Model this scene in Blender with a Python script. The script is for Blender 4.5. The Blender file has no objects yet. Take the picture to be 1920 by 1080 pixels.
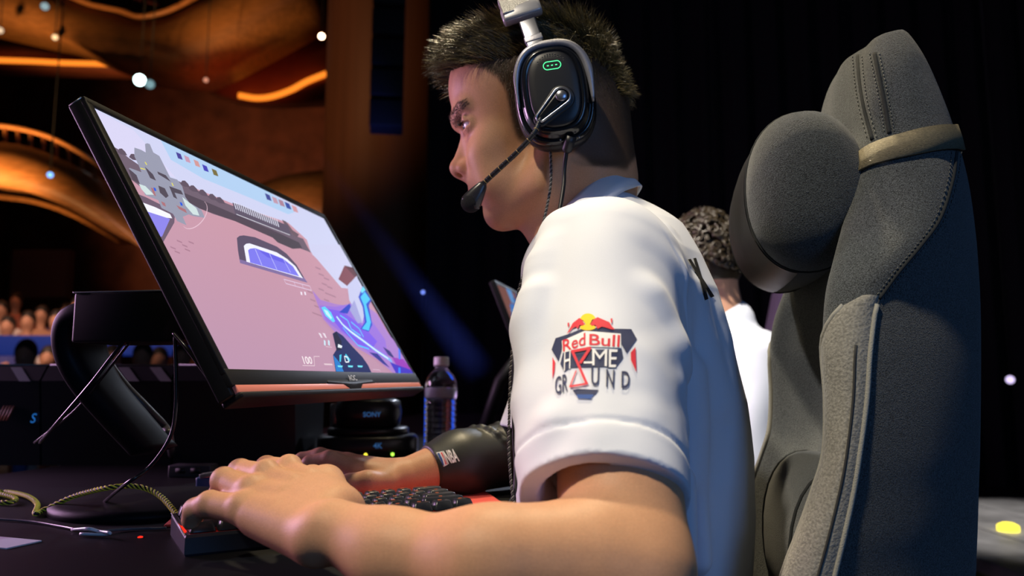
import bpy, bmesh, math, random
import numpy as np
from mathutils import Vector, Matrix
from mathutils.bvhtree import BVHTree

scene = bpy.context.scene
col = scene.collection
rng = np.random.default_rng(7)
random.seed(7)

# ---------------------------------------------------------------- camera
FPX = 1440.0                      # focal length in pixels of the 1920 px wide frame
PITCH = math.radians(6.78)
CAM = np.array([0.0, 0.0, 0.89])
cam_d = bpy.data.cameras.new('camera')
cam_d.sensor_width = 36.0
cam_d.lens = FPX / 1920 * 36.0
cam_d.clip_start = 0.02
cam_d.clip_end = 200
cam_d.dof.use_dof = True
cam_d.dof.focus_distance = 0.78
cam_d.dof.aperture_fstop = 5.2
cam = bpy.data.objects.new('camera', cam_d)
cam.location = CAM
cam.rotation_euler = (math.pi / 2 + PITCH, 0, 0)
col.objects.link(cam)
scene.camera = cam

# ---------------------------------------------------------------- world, lights, exposure
world = bpy.data.worlds.new('world')
scene.world = world
world.use_nodes = True
wb = world.node_tree.nodes['Background']
wb.inputs[0].default_value = (0.30, 0.32, 0.42, 1)
wb.inputs[1].default_value = 0.05
scene.view_settings.view_transform = 'Standard'
scene.view_settings.look = 'None'
scene.view_settings.exposure = 0.0
scene.view_settings.gamma = 1.0
scene.view_settings.use_curve_mapping = False


def aim(o, tgt):
    d = Vector(tgt) - o.location
    o.rotation_euler = d.to_track_quat('-Z', 'Y').to_euler()


def spot(name, loc, tgt, power, color, size_deg, blend=0.5, radius=0.1):
    l = bpy.data.lights.new(name, 'SPOT')
    l.energy = power
    l.color = color
    l.spot_size = math.radians(size_deg)
    l.spot_blend = blend
    l.shadow_soft_size = radius
    o = bpy.data.objects.new(name, l)
    o.location = loc
    aim(o, tgt)
    col.objects.link(o)
    return o


def area(name, loc, tgt, power, color, sx, sy):
    l = bpy.data.lights.new(name, 'AREA')
    l.shape = 'RECTANGLE'
    l.energy = power
    l.color = color
    l.size = sx
    l.size_y = sy
    o = bpy.data.objects.new(name, l)
    o.location = loc
    aim(o, tgt)
    col.objects.link(o)
    return o


spot('stage_key_light', (-1.5, -0.75, 4.2), (0.20, 0.66, 0.84), 700, (1.0, 0.88, 0.68), 17, 1.0, 0.10)
spot('stage_top_light', (0.15, 1.9, 4.0), (0.15, 0.95, 1.1), 430, (1.0, 0.82, 0.52), 26, 0.8, 0.12)
spot('stage_far_seat_light', (-0.7, 0.5, 4.3), (0.55, 2.15, 0.95), 1400, (1.0, 0.92, 0.80), 20, 0.8, 0.10)
spot('chair_fill_light', (-1.2, 1.7, 3.8), (0.42, 1.02, 0.84), 330, (1.0, 0.95, 0.90), 14, 0.8, 0.08)  # added fill spot, brightens the inner side of the chair back
spot('bottle_back_fill', (0.9, 4.6, 2.9), (-0.15, 1.6, 0.8), 260, (0.75, 0.82, 1.0), 16, 0.8, 0.08)  # added spot from behind so the bottle glows
area('stage_blue_wash', (1.5, -2.1, 1.7), (0.3, 0.9, 0.95), 20, (0.17, 0.43, 1.0), 1.2, 1.2)
area('screen_glow_fill', (-2.4, 1.6, 1.35), (0.0, 0.95, 1.05), 52, (0.88, 0.50, 0.88), 1.0, 0.8)  # added lamp standing in for the monitor's glow on the face


# ---------------------------------------------------------------- picture <-> world helpers
def ray(px, py):
    x = (px - 960.0) / FPX
    y = (540.0 - py) / FPX
    c, s = math.cos(PITCH), math.sin(PITCH)
    return np.array([x, c - y * s, s + y * c])


def P(px, py, Y):
    d = ray(px, py)
    return CAM + d * (Y / d[1])


def PZ(px, py, z):
    d = ray(px, py)
    return CAM + d * ((z - CAM[2]) / d[2])


def PPL(px, py, p0, n):
    d = ray(px, py)
    return CAM + d * (np.dot(np.asarray(p0) - CAM, n) / np.dot(d, n))


TABLE_Z = 0.735
ZUP = np.array([0.0, 0.0, 1.0])
SETUP_YAW = math.radians(11.0)     # monitor, player and chair all face (-cos, sin)


# ---------------------------------------------------------------- materials
def srgb(r, g, b):
    f = lambda c: (c / 255 / 12.92) if c / 255 <= 0.04045 else ((c / 255 + 0.055) / 1.055) ** 2.4
    return (f(r), f(g), f(b))


MATS = {}


def mat(name, rgb=(0.5, 0.5, 0.5), rough=0.5, metal=0.0, bump=0.0, scale=200.0, var=0.0, emit=None, estr=0.0,
        trans=0.0, ior=1.45, coat=0.0, sheen=0.0, vcol=False, sss=0.0, spec=0.5, stretch=None, detail=3.0):
    if name in MATS:
        return MATS[name]
    m = bpy.data.materials.new(name)
    m.use_nodes = True
    nt = m.node_tree
    b = nt.nodes['Principled BSDF']
    b.inputs['Base Color'].default_value = (*rgb, 1)
    b.inputs['Roughness'].default_value = rough
    b.inputs['Metallic'].default_value = metal
    b.inputs['Transmission Weight'].default_value = trans
    b.inputs['IOR'].default_value = ior
    b.inputs['Coat Weight'].default_value = coat
    b.inputs['Sheen Weight'].default_value = sheen
    b.inputs['Specular IOR Level'].default_value = spec
    if sss > 0:
        b.inputs['Subsurface Weight'].default_value = sss
        b.inputs['Subsurface Radius'].default_value = (0.012, 0.005, 0.003)
        b.inputs['Subsurface Scale'].default_value = 0.4
    if emit is not None:
        b.inputs['Emission Color'].default_value = (*emit, 1)
        b.inputs['Emission Strength'].default_value = estr
    src = None
    if vcol:
        a = nt.nodes.new('ShaderNodeVertexColor')
        a.layer_name = 'Col'
        src = a.outputs['Color']
        nt.links.new(src, b.inputs['Base Color'])
    if bump > 0 or var > 0:
        tc = nt.nodes.new('ShaderNodeTexCoord')
        mp = nt.nodes.new('ShaderNodeMapping')
        if stretch:
            mp.inputs['Scale'].default_value = stretch
        nz = nt.nodes.new('ShaderNodeTexNoise')
        nz.inputs['Scale'].default_value = scale
        nz.inputs['Detail'].default_value = detail
        nt.links.new(tc.outputs['Object'], mp.inputs['Vector'])
        nt.links.new(mp.outputs['Vector'], nz.inputs['Vector'])
        if bump > 0:
            bp = nt.nodes.new('ShaderNodeBump')
            bp.inputs['Strength'].default_value = bump
            bp.inputs['Distance'].default_value = 0.002
            nt.links.new(nz.outputs['Fac'], bp.inputs['Height'])
            nt.links.new(bp.outputs['Normal'], b.inputs['Normal'])
        if var > 0:
            mr = nt.nodes.new('ShaderNodeMapRange')
            mr.inputs['From Min'].default_value = 0.3
            mr.inputs['From Max'].default_value = 0.7
            mr.inputs['To Min'].default_value = 1 - var
            mr.inputs['To Max'].default_value = 1 + var
            nt.links.new(nz.outputs['Fac'], mr.inputs['Value'])
            mx = nt.nodes.new('ShaderNodeMix')
            mx.data_type = 'RGBA'
            mx.blend_type = 'MULTIPLY'
            mx.inputs[0].default_value = 1.0
            if src is None:
                mx.inputs[6].default_value = (*rgb, 1)
            else:
                nt.links.new(src, mx.inputs[6])
            nt.links.new(mr.outputs['Result'], mx.inputs[7])
            nt.links.new(mx.outputs[2], b.inputs['Base Color'])
    MATS[name] = m
    return m


def emat(name, rgb, strength=1.0):
    return mat(name, (0, 0, 0), 0.5, emit=rgb, estr=strength, spec=0.0)


# ---------------------------------------------------------------- objects
def empty(name, loc=(0, 0, 0)):
    o = bpy.data.objects.new(name, None)
    o.location = Vector([float(c) for c in loc])
    o.empty_display_size = 0.05
    col.objects.link(o)
    return o


def tag(o, label=None, cat=None, group=None, kind=None):
    if label:
        o['label'] = label
    if cat:
        o['category'] = cat
    if group:
        o['group'] = group
    if kind:
        o['kind'] = kind
    return o


def np_mesh(name, verts, faces, smooth=True):
    """verts (n,3); faces = list of (m,k) int arrays."""
    me = bpy.data.meshes.new(name)
    verts = np.ascontiguousarray(verts, dtype=np.float32)
    faces = [np.asarray(f, dtype=np.int32) for f in (faces if isinstance(faces, list) else [faces]) if len(f)]
    nl = sum(f.size for f in faces)
    npoly = sum(f.shape[0] for f in faces)
    me.vertices.add(len(verts))
    me.vertices.foreach_set('co', verts.ravel())
    me.loops.add(nl)
    me.loops.foreach_set('vertex_index', np.concatenate([f.ravel() for f in faces]))
    me.polygons.add(npoly)
    st = np.concatenate([np.full(f.shape[0], f.shape[1]) for f in faces])
    starts = np.concatenate([[0], np.cumsum(st)[:-1]]).astype(np.int32)
    me.polygons.foreach_set('loop_start', starts)
    me.polygons.foreach_set('use_smooth', np.full(npoly, smooth, dtype=bool))
    me.update(calc_edges=True)
    me.validate()
    return me


def put(name, me, m, parent=None):
    """link a mesh whose vertices are in world space; the origin follows the parent."""
    o = bpy.data.objects.new(name, me)
    if m is not None:
        for mm in (m if isinstance(m, list) else [m]):
            me.materials.append(mm)
    col.objects.link(o)
    if parent is not None:
        o.parent = parent
        base = Vector((0, 0, 0))
        p = parent
        while p is not None:
            base += p.location
            p = p.parent
        me.transform(Matrix.Translation(-base))
    else:
        # origin at the base of the thing
        n = len(me.vertices)
        co = np.empty(n * 3, np.float32)
        me.vertices.foreach_get('co', co)
        co = co.reshape(-1, 3)
        c = (co.min(0) + co.max(0)) / 2
        c[2] = co[:, 2].min()
        o.location = Vector([float(x) for x in c])
        me.transform(Matrix.Translation(-o.location))
    return o


class MB:
    """collects pieces into one mesh"""

    def __init__(self):
        self.v, self.q, self.t, self.n = [], [], [], 0

    def add(self, v, q=None, t=None):
        v = np.asarray(v, float)
        self.v.append(v)
        if q is not None and len(q):
            self.q.append(np.asarray(q, int) + self.n)
        if t is not None and len(t):
            self.t.append(np.asarray(t, int) + self.n)
        self.n += len(v)
        return self

    def mesh(self, name, smooth=True):
        f = []
        if self.q:
            f.append(np.concatenate(self.q))
        if self.t:
            f.append(np.concatenate(self.t))
        return np_mesh(name, np.concatenate(self.v), f, smooth)

    def box(self, c, half, R=None, bev=0.0):
        c, half = np.asarray(c, float), np.asarray(half, float)
        R = np.eye(3) if R is None else np.asarray(R, float)
        b = min(bev, half.min() * 0.95)
        if b <= 0:
            s = np.array([(x, y, z) for x in (-1, 1) for y in (-1, 1) for z in (-1, 1)], float) * half
            self.add(c + s @ R.T, q=[(0, 1, 3, 2), (4, 6, 7, 5), (0, 4, 5, 1), (2, 3, 7, 6), (0, 2, 6, 4), (1, 5, 7, 3)])
            return self
        bm = bmesh.new()
        bmesh.ops.create_cube(bm, size=2.0)
        for v in bm.verts:
            v.co = Vector([v.co[i] * half[i] for i in range(3)])
        bmesh.ops.bevel(bm, geom=list(bm.edges), offset=b, segments=2, profile=0.6, affect='EDGES')
        bm.verts.index_update()
        v = np.array([x.co[:] for x in bm.verts])
        q = [[x.index for x in f.verts] for f in bm.faces if len(f.verts) == 4]
        t = [[x.index for x in f.verts] for f in bm.faces if len(f.verts) == 3]
        bm.free()
        self.add(c + v @ R.T, q=q, t=t)
        return self

    def tube(self, pts, r, seg=8, cap=True, closed=False):
        pts = np.asarray(pts, float)
        n = len(pts)
        r = np.broadcast_to(np.asarray(r, float), (n,))
        tg = np.gradient(pts, axis=0) if not closed else np.roll(pts, -1, 0) - np.roll(pts, 1, 0)
        tg /= np.linalg.norm(tg, axis=1)[:, None] + 1e-12
        up = np.array([0, 0, 1.0]) if abs(tg[0][2]) < 0.9 else np.array([1.0, 0, 0])
        u = np.cross(tg[0], up)
        u /= np.linalg.norm(u)
        rings = []
        th = np.linspace(0, 2 * math.pi, seg, endpoint=False)
        for i in range(n):
            u = u - tg[i] * np.dot(u, tg[i])
            u /= np.linalg.norm(u) + 1e-12
            w = np.cross(tg[i], u)
            rings.append(pts[i] + r[i] * (np.cos(th)[:, None] * u + np.sin(th)[:, None] * w))
        self.rings(rings, cap, closed)
        return self

    def rings(self, rings, cap=True, closed=False):
        rings = np.asarray(rings, float)
        n, s = rings.shape[:2]
        v = rings.reshape(-1, 3)
        q = []
        a = np.arange(s)
        b = (a + 1) % s
        for i in range(n if closed else n - 1):
            j = (i + 1) % n
            q.append(np.stack([i * s + a, i * s + b, j * s + b, j * s + a], 1))
        q = np.concatenate(q)
        t = []
        if cap and not closed:
            v = np.concatenate([v, [rings[0].mean(0)], [rings[-1].mean(0)]])
            k = n * s
            t = np.concatenate([np.stack([b, a, np.full(s, k)], 1),
                                np.stack([(n - 1) * s + a, (n - 1) * s + b, np.full(s, k + 1)], 1)])
        self.add(v, q=q, t=t)
        return self

    def ball(self, c, r, nu=16, nv=10, R=None):
        r = np.broadcast_to(np.asarray(r, float), (3,))
        R = np.eye(3) if R is None else R
        rings = []
        for i in range(1, nv):
            p = math.pi * i / nv
            th = np.linspace(0, 2 * math.pi, nu, endpoint=False)
            e = np.stack([np.cos(th) * math.sin(p), np.sin(th) * math.sin(p), np.full(nu, -math.cos(p))], 1) * r
            rings.append(np.asarray(c) + e @ R.T)
        rings = np.array(rings)
        n0 = self.n
        self.rings(rings, cap=True)
        v = self.v[-1]
        v[-2] = np.asarray(c) + np.array([0, 0, -r[2]]) @ R.T
        v[-1] = np.asarray(c) + np.array([0, 0, r[2]]) @ R.T
        return self

    def lathe(self, c, prof, seg=24, R=None):
        """prof: list of (radius, height) along local z"""
        R = np.eye(3) if R is None else R
        th = np.linspace(0, 2 * math.pi, seg, endpoint=False)
        rings = [np.asarray(c) + np.stack([r * np.cos(th), r * np.sin(th), np.full(seg, h)], 1) @ R.T for r, h in prof]
        return self.rings(rings)


def catmull(pts, n=8, closed=False):
    pts = np.asarray(pts, float)
    if closed:
        ext = np.concatenate([pts[-1:], pts, pts[:2]])
        m = len(pts)
    else:
        ext = np.concatenate([2 * pts[:1] - pts[1:2], pts, 2 * pts[-1:] - pts[-2:-1]])
        m = len(pts) - 1
    out = []
    for i in range(m):
        p0, p1, p2, p3 = ext[i:i + 4]
        for t in np.linspace(0, 1, n, endpoint=False):
            out.append(0.5 * (2 * p1 + (p2 - p0) * t + (2 * p0 - 5 * p1 + 4 * p2 - p3) * t * t + (3 * p1 - p0 - 3 * p2 + p3) * t ** 3))
    if not closed:
        out.append(pts[-1])
    return np.array(out)


def unit(v):
    v = np.asarray(v, float)
    return v / np.linalg.norm(v)


def frame(x, zhint=(0, 0, 1)):
    """columns x, y, z with x given and z near zhint"""
    x = unit(x)
    y = unit(np.cross(zhint, x))
    z = np.cross(x, y)
    return np.stack([x, y, z], 1)


def superloop(hw, hh, n=2.6, seg=40):
    th = np.linspace(0, 2 * math.pi, seg, endpoint=False)
    c, s = np.cos(th), np.sin(th)
    return np.stack([hw * np.sign(c) * np.abs(c) ** (2 / n), hh * np.sign(s) * np.abs(s) ** (2 / n)], 1)


def text_mesh(s, size=1.0, ext=0.0, bold=0.0, align='CENTER', shear=0.0):
    """flat text as (verts, tris)"""
    cu = bpy.data.curves.new('text_tmp', 'FONT')
    cu.body = s
    cu.size = size
    cu.align_x = align
    cu.align_y = 'CENTER'
    cu.offset = bold
    cu.shear = shear
    cu.resolution_u = 4
    o = bpy.data.objects.new('text_tmp', cu)
    col.objects.link(o)
    dg = bpy.context.evaluated_depsgraph_get()
    dg.update()
    me = bpy.data.meshes.new_from_object(o.evaluated_get(dg))
    bm = bmesh.new()
    bm.from_mesh(me)
    bmesh.ops.triangulate(bm, faces=list(bm.faces))
    bm.verts.index_update()
    v = np.array([x.co[:2] for x in bm.verts])
    t = np.array([[x.index for x in f.verts] for f in bm.faces])
    bm.free()
    bpy.data.objects.remove(o)
    bpy.data.curves.remove(cu)
    bpy.data.meshes.remove(me)
    return v, t


def poly_tris(pts):
    from mathutils.geometry import tessellate_polygon
    t = tessellate_polygon([[Vector((float(p[0]), float(p[1]), 0)) for p in pts]])
    return np.asarray(pts, float), np.array([list(x) for x in t])


def refine2d(v, t, maxlen):
    """subdivide a flat triangle soup until edges are short, so it can be laid on a curved surface"""
    bm = bmesh.new()
    vs = [bm.verts.new((float(p[0]), float(p[1]), 0)) for p in v]
    for f in t:
        try:
            bm.faces.new([vs[i] for i in f])
        except ValueError:
            pass
    for _ in range(7):
        es = [e for e in bm.edges if e.calc_length() > maxlen]
        if not es:
            break
        bmesh.ops.subdivide_edges(bm, edges=es, cuts=1)
        bmesh.ops.triangulate(bm, faces=list(bm.faces))
    bm.verts.index_update()
    v = np.array([x.co[:2] for x in bm.verts])
    t = np.array([[x.index for x in f.verts] for f in bm.faces])
    bm.free()
    return v, t


# ---------------------------------------------------------------- signed-distance modelling
def s_ell(c, r, R=None):
    c = np.asarray(c, float)
    r = np.broadcast_to(np.asarray(r, float), (3,)).copy()
    m = r.max()

    def f(p):
        q = p - c
        if R is not None:
            q = q @ R
        k0 = np.linalg.norm(q / r, axis=1)
        k1 = np.linalg.norm(q / (r * r), axis=1) + 1e-9
        return k0 * (k0 - 1) / k1
    return f, c - m, c + m


def s_cone(a, b, ra, rb):
    a, b = np.asarray(a, float), np.asarray(b, float)
    ab = b - a
    L2 = ab @ ab + 1e-12

    def f(p):
        q = p - a
        t = np.clip((q @ ab) / L2, 0, 1)
        return np.linalg.norm(q - t[:, None] * ab, axis=1) - (ra + (rb - ra) * t)
    m = max(ra, rb)
    return f, np.minimum(a, b) - m, np.maximum(a, b) + m


def s_plane(p0, n):
    p0, n = np.asarray(p0, float), unit(n)
    return (lambda p: (p - p0) @ n), np.full(3, -9.0), np.full(3, 9.0)


def s_loft(tab, fax, lax, power=2.3):
    """vertical stack of superellipses: rows (z, cx, cy, a, b); a along fax, b along lax"""
    tab = np.array(sorted(tab, key=lambda r: r[0]), float)

    def f(p):
        z = p[:, 2]
        cx, cy, a, b = [np.interp(z, tab[:, 0], tab[:, i]) for i in (1, 2, 3, 4)]
        dx, dy = p[:, 0] - cx, p[:, 1] - cy
        u, v = dx * fax[0] + dy * fax[1], dx * lax[0] + dy * lax[1]
        q = (np.abs(u / a) ** power + np.abs(v / b) ** power) ** (1 / power)
        d = (q - 1) * np.minimum(a, b)
        return np.maximum(d, np.maximum(z - tab[-1, 0], tab[0, 0] - z))
    m = tab[:, 3:].max()
    lo = np.array([tab[:, 1].min() - m, tab[:, 2].min() - m, tab[0, 0]])
    hi = np.array([tab[:, 1].max() + m, tab[:, 2].max() + m, tab[-1, 0]])
    return f, lo, hi


def sdf_eval(prims, p, sel=None):
    d = np.full(len(p), 1.0)
    for i, (op, k, (f, lo, hi)) in enumerate(prims):
        if sel is not None and not sel[i]:
            continue
        e = f(p)
        if op == 'u':
            if k > 0:
                h = np.maximum(k - np.abs(d - e), 0) / k
                d = np.minimum(d, e) - h * h * k * 0.25
            else:
                d = np.minimum(d, e)
        elif op == 'a':          # additive displacement
            d = d + e
        else:
            if op == 's':
                e = -e
            if k > 0:
                h = np.maximum(k - np.abs(d - e), 0) / k
                d = np.maximum(d, e) + h * h * k * 0.25
            else:
                d = np.maximum(d, e)
    return d


def sdf_mesh(prims, lo, hi, vox, B=16):
    lo, hi = np.asarray(lo, float), np.asarray(hi, float)
    nb = np.ceil((hi - lo) / (vox * B)).astype(int)
    N = nb * B + 1
    V = np.empty(N, np.float32)
    bi = np.stack(np.meshgrid(*[np.arange(k) for k in nb], indexing='ij'), -1).reshape(-1, 3)
    cen = lo + (bi + 0.5) * B * vox
    dc = sdf_eval(prims, cen)
    half = B * vox / 2
    act = np.abs(dc) < half * 1.733 * 1.35 + 0.012
    g = np.arange(B + 1)
    loc = np.stack(np.meshgrid(g, g, g, indexing='ij'), -1).reshape(-1, 3) * vox
    pl = np.array([p[2][1] for p in prims])
    ph = np.array([p[2][2] for p in prims])
    ks = np.array([p[1] for p in prims])
    always = np.array([p[0] in ('i', 'a') for p in prims])
    for b, c, d0, a in zip(bi, cen, dc, act):
        s = tuple(slice(x * B, x * B + B + 1) for x in b)
        if not a:
            V[s] = d0
    for b, c, d0, a in zip(bi, cen, dc, act):
        if not a:
            continue
        s = tuple(slice(x * B, x * B + B + 1) for x in b)
        gap = np.maximum(np.maximum(pl - (c + half), (c - half) - ph), 0).max(1)
        sel = always | (gap < ks + 0.02)
        V[s] = sdf_eval(prims, lo + b * B * vox + loc, sel).reshape(B + 1, B + 1, B + 1)
    ins = V < 0
    cnt = np.zeros(N - 1, np.uint8)
    for dx in (0, 1):
        for dy in (0, 1):
            for dz in (0, 1):
                cnt += ins[dx:N[0] - 1 + dx, dy:N[1] - 1 + dy, dz:N[2] - 1 + dz]
    mixed = (cnt > 0) & (cnt < 8)
    cells = np.argwhere(mixed)
    cid = np.ravel_multi_index(cells.T, N - 1)
    acc = np.zeros((len(cells), 3))
    num = np.zeros(len(cells))
    corners = [np.array(c) for c in np.ndindex(2, 2, 2)]
    for a in corners:
        for ax in range(3):
            if a[ax]:
                continue
            b = a.copy()
            b[ax] = 1
            va = V[tuple((cells + a).T)]
            vb = V[tuple((cells + b).T)]
            x = (va < 0) != (vb < 0)
            t = np.where(x, va / np.where(x, va - vb, 1), 0)
            acc += np.where(x[:, None], a + t[:, None] * (b - a), 0)
            num += x
    verts = lo + (cells + acc / num[:, None]) * vox
    quads = []
    for ax in range(3):
        s0 = [slice(1, -1)] * 3
        s1 = [slice(1, -1)] * 3
        s0[ax] = slice(0, -1)
        s1[ax] = slice(1, None)
        A, Bn = ins[tuple(s0)], ins[tuple(s1)]
        for flip, m in ((False, A & ~Bn), (True, ~A & Bn)):
            e = np.argwhere(m)
            if not len(e):
                continue
            off = np.ones(3, int)
            off[ax] = 0
            e = e + off
            o1, o2 = [(1, 2), (2, 0), (0, 1)][ax]
            q = []
            for (i, j) in ((-1, -1), (0, -1), (0, 0), (-1, 0)):
                c = e.copy()
                c[:, o1] += i
                c[:, o2] += j
                q.append(np.searchsorted(cid, np.ravel_multi_index(c.T, N - 1)))
            q = np.stack(q, 1)
            quads.append(q[:, ::-1] if flip else q)
    return verts, np.concatenate(quads)


def color_attr(me, cols, name='Col'):
    a = me.color_attributes.new(name, 'FLOAT_COLOR', 'POINT')
    c = np.ones((len(me.vertices), 4), np.float32)
    c[:, :3] = cols
    a.data.foreach_set('color', c.ravel())


def inpoly(x, y, poly):
    r = np.zeros(len(x), bool)
    n = len(poly)
    for i in range(n):
        x1, y1 = poly[i]
        x2, y2 = poly[(i + 1) % n]
        c = ((y1 > y) != (y2 > y)) & (x < (x2 - x1) * (y - y1) / (y2 - y1 + 1e-12) + x1)
        r ^= c
    return r


def project(p):
    """world -> picture pixels (used to describe the hairline in profile)"""
    q = np.asarray(p) - CAM
    c, s = math.cos(PITCH), math.sin(PITCH)
    d = q[:, 1] * c + q[:, 2] * s
    u = -q[:, 1] * s + q[:, 2] * c
    return 960 + FPX * q[:, 0] / d, 540 - FPX * u / d


def bvh_of(v, q):
    return BVHTree.FromPolygons([tuple(map(float, x)) for x in v], [tuple(map(int, x)) for x in q])


def bezier_cable(name, pts, r, m, parent=None, n=10, seg=8):
    mb = MB()
    mb.tube(catmull(pts, n), r, seg)
    return put(name, mb.mesh(name), m, parent)
# ================================================================= the hall
def struct(name, me, m):
    o = put(name, me, m)
    o['kind'] = 'structure'
    return o


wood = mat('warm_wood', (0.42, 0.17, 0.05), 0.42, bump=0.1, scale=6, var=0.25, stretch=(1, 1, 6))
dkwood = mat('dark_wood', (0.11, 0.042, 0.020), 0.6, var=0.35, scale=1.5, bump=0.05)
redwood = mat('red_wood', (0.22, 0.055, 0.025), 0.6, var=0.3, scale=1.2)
drape = mat('black_drape', (0.006, 0.006, 0.008), 0.95)
struct('floor', MB().box((0, 12, -0.05), (24, 16, 0.05)).mesh('floor', False), mat('hall_floor', (0.010, 0.010, 0.012), 0.6, var=0.3, scale=3))
struct('ceiling', MB().box((0, 12, 12.1), (24, 16, 0.1)).mesh('ceiling', False), mat('ceiling_black', (0.008, 0.008, 0.009), 0.9))
struct('wall_left', MB().box((-16, 12, 6), (0.1, 16, 6)).mesh('wall_left', False), dkwood)
struct('wall_right', MB().box((14, 12, 6), (0.1, 16, 6)).mesh('wall_right', False), drape)
struct('wall_back', MB().box((-6, 24, 6), (22, 0.1, 7)).mesh('wall_back', False), dkwood)
# black stage drape with soft folds, behind the players
xs = np.linspace(-0.75, 9.5, 260)
fold = 0.07 * np.sin(xs * 21) + 0.04 * np.sin(xs * 47 + 1)
v = np.concatenate([np.stack([xs, 6.6 + fold, np.full_like(xs, z)], 1) for z in (0.0, 3.5, 8.0)])
n = len(xs)
a = np.concatenate([np.arange(n - 1), n + np.arange(n - 1)])
me = np_mesh('curtain', v, [np.stack([a, a + 1, a + n + 1, a + n], 1)])
o = put('curtain', me, drape)
tag(o, 'tall black stage drape hanging in folds behind the players', 'curtain')
sm = o.modifiers.new('thick', 'SOLIDIFY')
sm.thickness = 0.02
struct('stage_riser', MB().box((7.5, 4.4, 0.02), (4.6, 1.3, 0.02)).mesh('stage_riser', False), mat('riser_black', (0.02, 0.02, 0.024), 0.5))

# round timber column
cx = P(722, 400, 8.6)
struct('column', MB().lathe((cx[0], 8.6, 0), [(0.70, 0), (0.70, 9.0), (0.68, 9.2)], 40).mesh('column'), mat('column_wood', (0.24, 0.10, 0.045), 0.55, var=0.25, scale=4, stretch=(1, 1, 0.05)))

# hanging loudspeaker array
arr = empty('speaker_array', P(725, 250, 6.4))
tag(arr, 'black column of stacked loudspeakers hanging in front of the timber column', 'loudspeaker')
for k in range(6):
    c = P(732 - k * 1.5, -60 + k * 56, 6.4)
    put('cabinet', MB().box(c, (0.14, 0.13, 0.115), frame((1, 0.15, 0.0)), 0.012).mesh('cabinet'), mat('speaker_black', (0.012, 0.012, 0.014), 0.7), arr)
put('rigging', MB().tube([P(727, -70, 6.4), P(727, -700, 6.4)], 0.015, 8).mesh('rigging'), MATS['speaker_black'], arr)


# curved timber balconies
def ribbon(name, top, bot, Yt, Yb, depth, m, parent, n=10):
    """solid swept band: front face between two curves, carried back by depth"""
    t = catmull(np.array(top, float), n)
    b = catmull(np.array(bot, float), n)
    m_ = min(len(t), len(b))
    ti = np.linspace(0, 1, 60)
    f = lambda c: np.stack([np.interp(ti, np.linspace(0, 1, len(c)), c[:, i]) for i in range(c.shape[1])], 1)
    t, b = f(t), f(b)
    rings = []
    for p_, q_ in zip(t, b):
        A = P(p_[0], p_[1], Yt)
        B = P(q_[0], q_[1], Yb)
        rings.append([A, (A + B) / 2 + np.array([0, -0.12, 0]), B, B + np.array([0, depth, 0.1]), A + np.array([0, depth, 0])])
    return put(name, MB().rings(rings).mesh(name), m, parent)


b1 = empty('balcony', P(250, 110, 13))
tag(b1, 'sweeping timber balcony front glowing amber high above the hall', 'balcony')
ribbon('fascia', [(-120, -60), (60, -30), (140, 0), (225, 26), (262, 38), (315, 28), (370, 0), (470, -50), (580, -100)],
       [(-120, 5), (0, 32), (70, 48), (135, 76), (215, 105), (300, 118), (345, 112), (440, 66), (580, -10)], 13, 12.6, 1.6, wood, b1)
put('rail', MB().tube([P(x, y, 12.9) for x, y in catmull(np.array([(120, -12), (170, 8), (225, 20), (262, 31), (315, 20), (375, -10)], float), 8)], 0.05, 8).mesh('rail'), mat('rail_wood', (0.50, 0.20, 0.06), 0.4), b1)
for x, y in ((235, 10), (262, 12), (290, 8)):
    put('seat_row', MB().box(P(x, y - 6, 13.6), (0.10, 0.1, 0.10), None, 0.03).mesh('seat_row'), mat('seat_red', (0.10, 0.012, 0.010), 0.8), b1)
b3 = empty('balcony', P(450, 120, 15))
tag(b3, 'dark red timber balcony soffit sweeping behind the amber balcony', 'balcony')
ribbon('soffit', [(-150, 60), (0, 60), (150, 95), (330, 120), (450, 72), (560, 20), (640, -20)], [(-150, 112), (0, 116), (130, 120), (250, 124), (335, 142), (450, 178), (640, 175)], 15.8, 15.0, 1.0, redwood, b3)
amber = emat('amber_light', (1.0, 0.24, 0.02), 1.35)
for lb, pts, r in (('amber light strip running along the upper balcony edge', [(-60, 110), (0, 113), (60, 115), (120, 118), (190, 120), (250, 124), (300, 131), (328, 139)], 0.055),
                   ('amber light strip rising in a curve toward the timber column', [(448, 179), (480, 184), (510, 181), (545, 169), (575, 153), (612, 138)], 0.060)):
    tag(put('light_strip', MB().tube([P(x, y, 14.98) for x, y in catmull(np.array(pts, float), 8)], r, 8).mesh('light_strip'), amber), lb, 'light')
b2 = empty('balcony', P(120, 330, 10))
tag(b2, 'lower timber balcony with an open railing curving down behind the monitor', 'balcony')
ribbon('fascia', [(-100, 258), (0, 266), (50, 274), (100, 292), (150, 318), (200, 362), (260, 430), (300, 490)],
       [(-100, 330), (0, 344), (60, 362), (120, 385), (170, 412), (215, 438), (260, 462), (300, 500)], 10, 9.7, 1.2, wood, b2)
rail = [(-100, 226), (0, 236), (45, 243), (90, 256), (130, 275), (165, 297), (200, 325)]
rc = catmull(np.array(rail, float), 8)
put('rail', MB().tube([P(x, y, 10.2) for x, y in rc], 0.035, 8).mesh('rail'), MATS['rail_wood'], b2)
for x in range(-15, 200, 24):
    y0 = np.interp(x, rc[:, 0], rc[:, 1])
    y1 = np.interp(x, [0, 50, 100, 150, 200], [268, 276, 294, 320, 362])
    put('baluster', MB().tube([P(x, y0, 10.2), P(x + 1, y1, 10.2)], 0.025, 6).mesh('baluster'), MATS['rail_wood'], b2)
b4 = empty('balcony', P(550, 360, 11))
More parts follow.
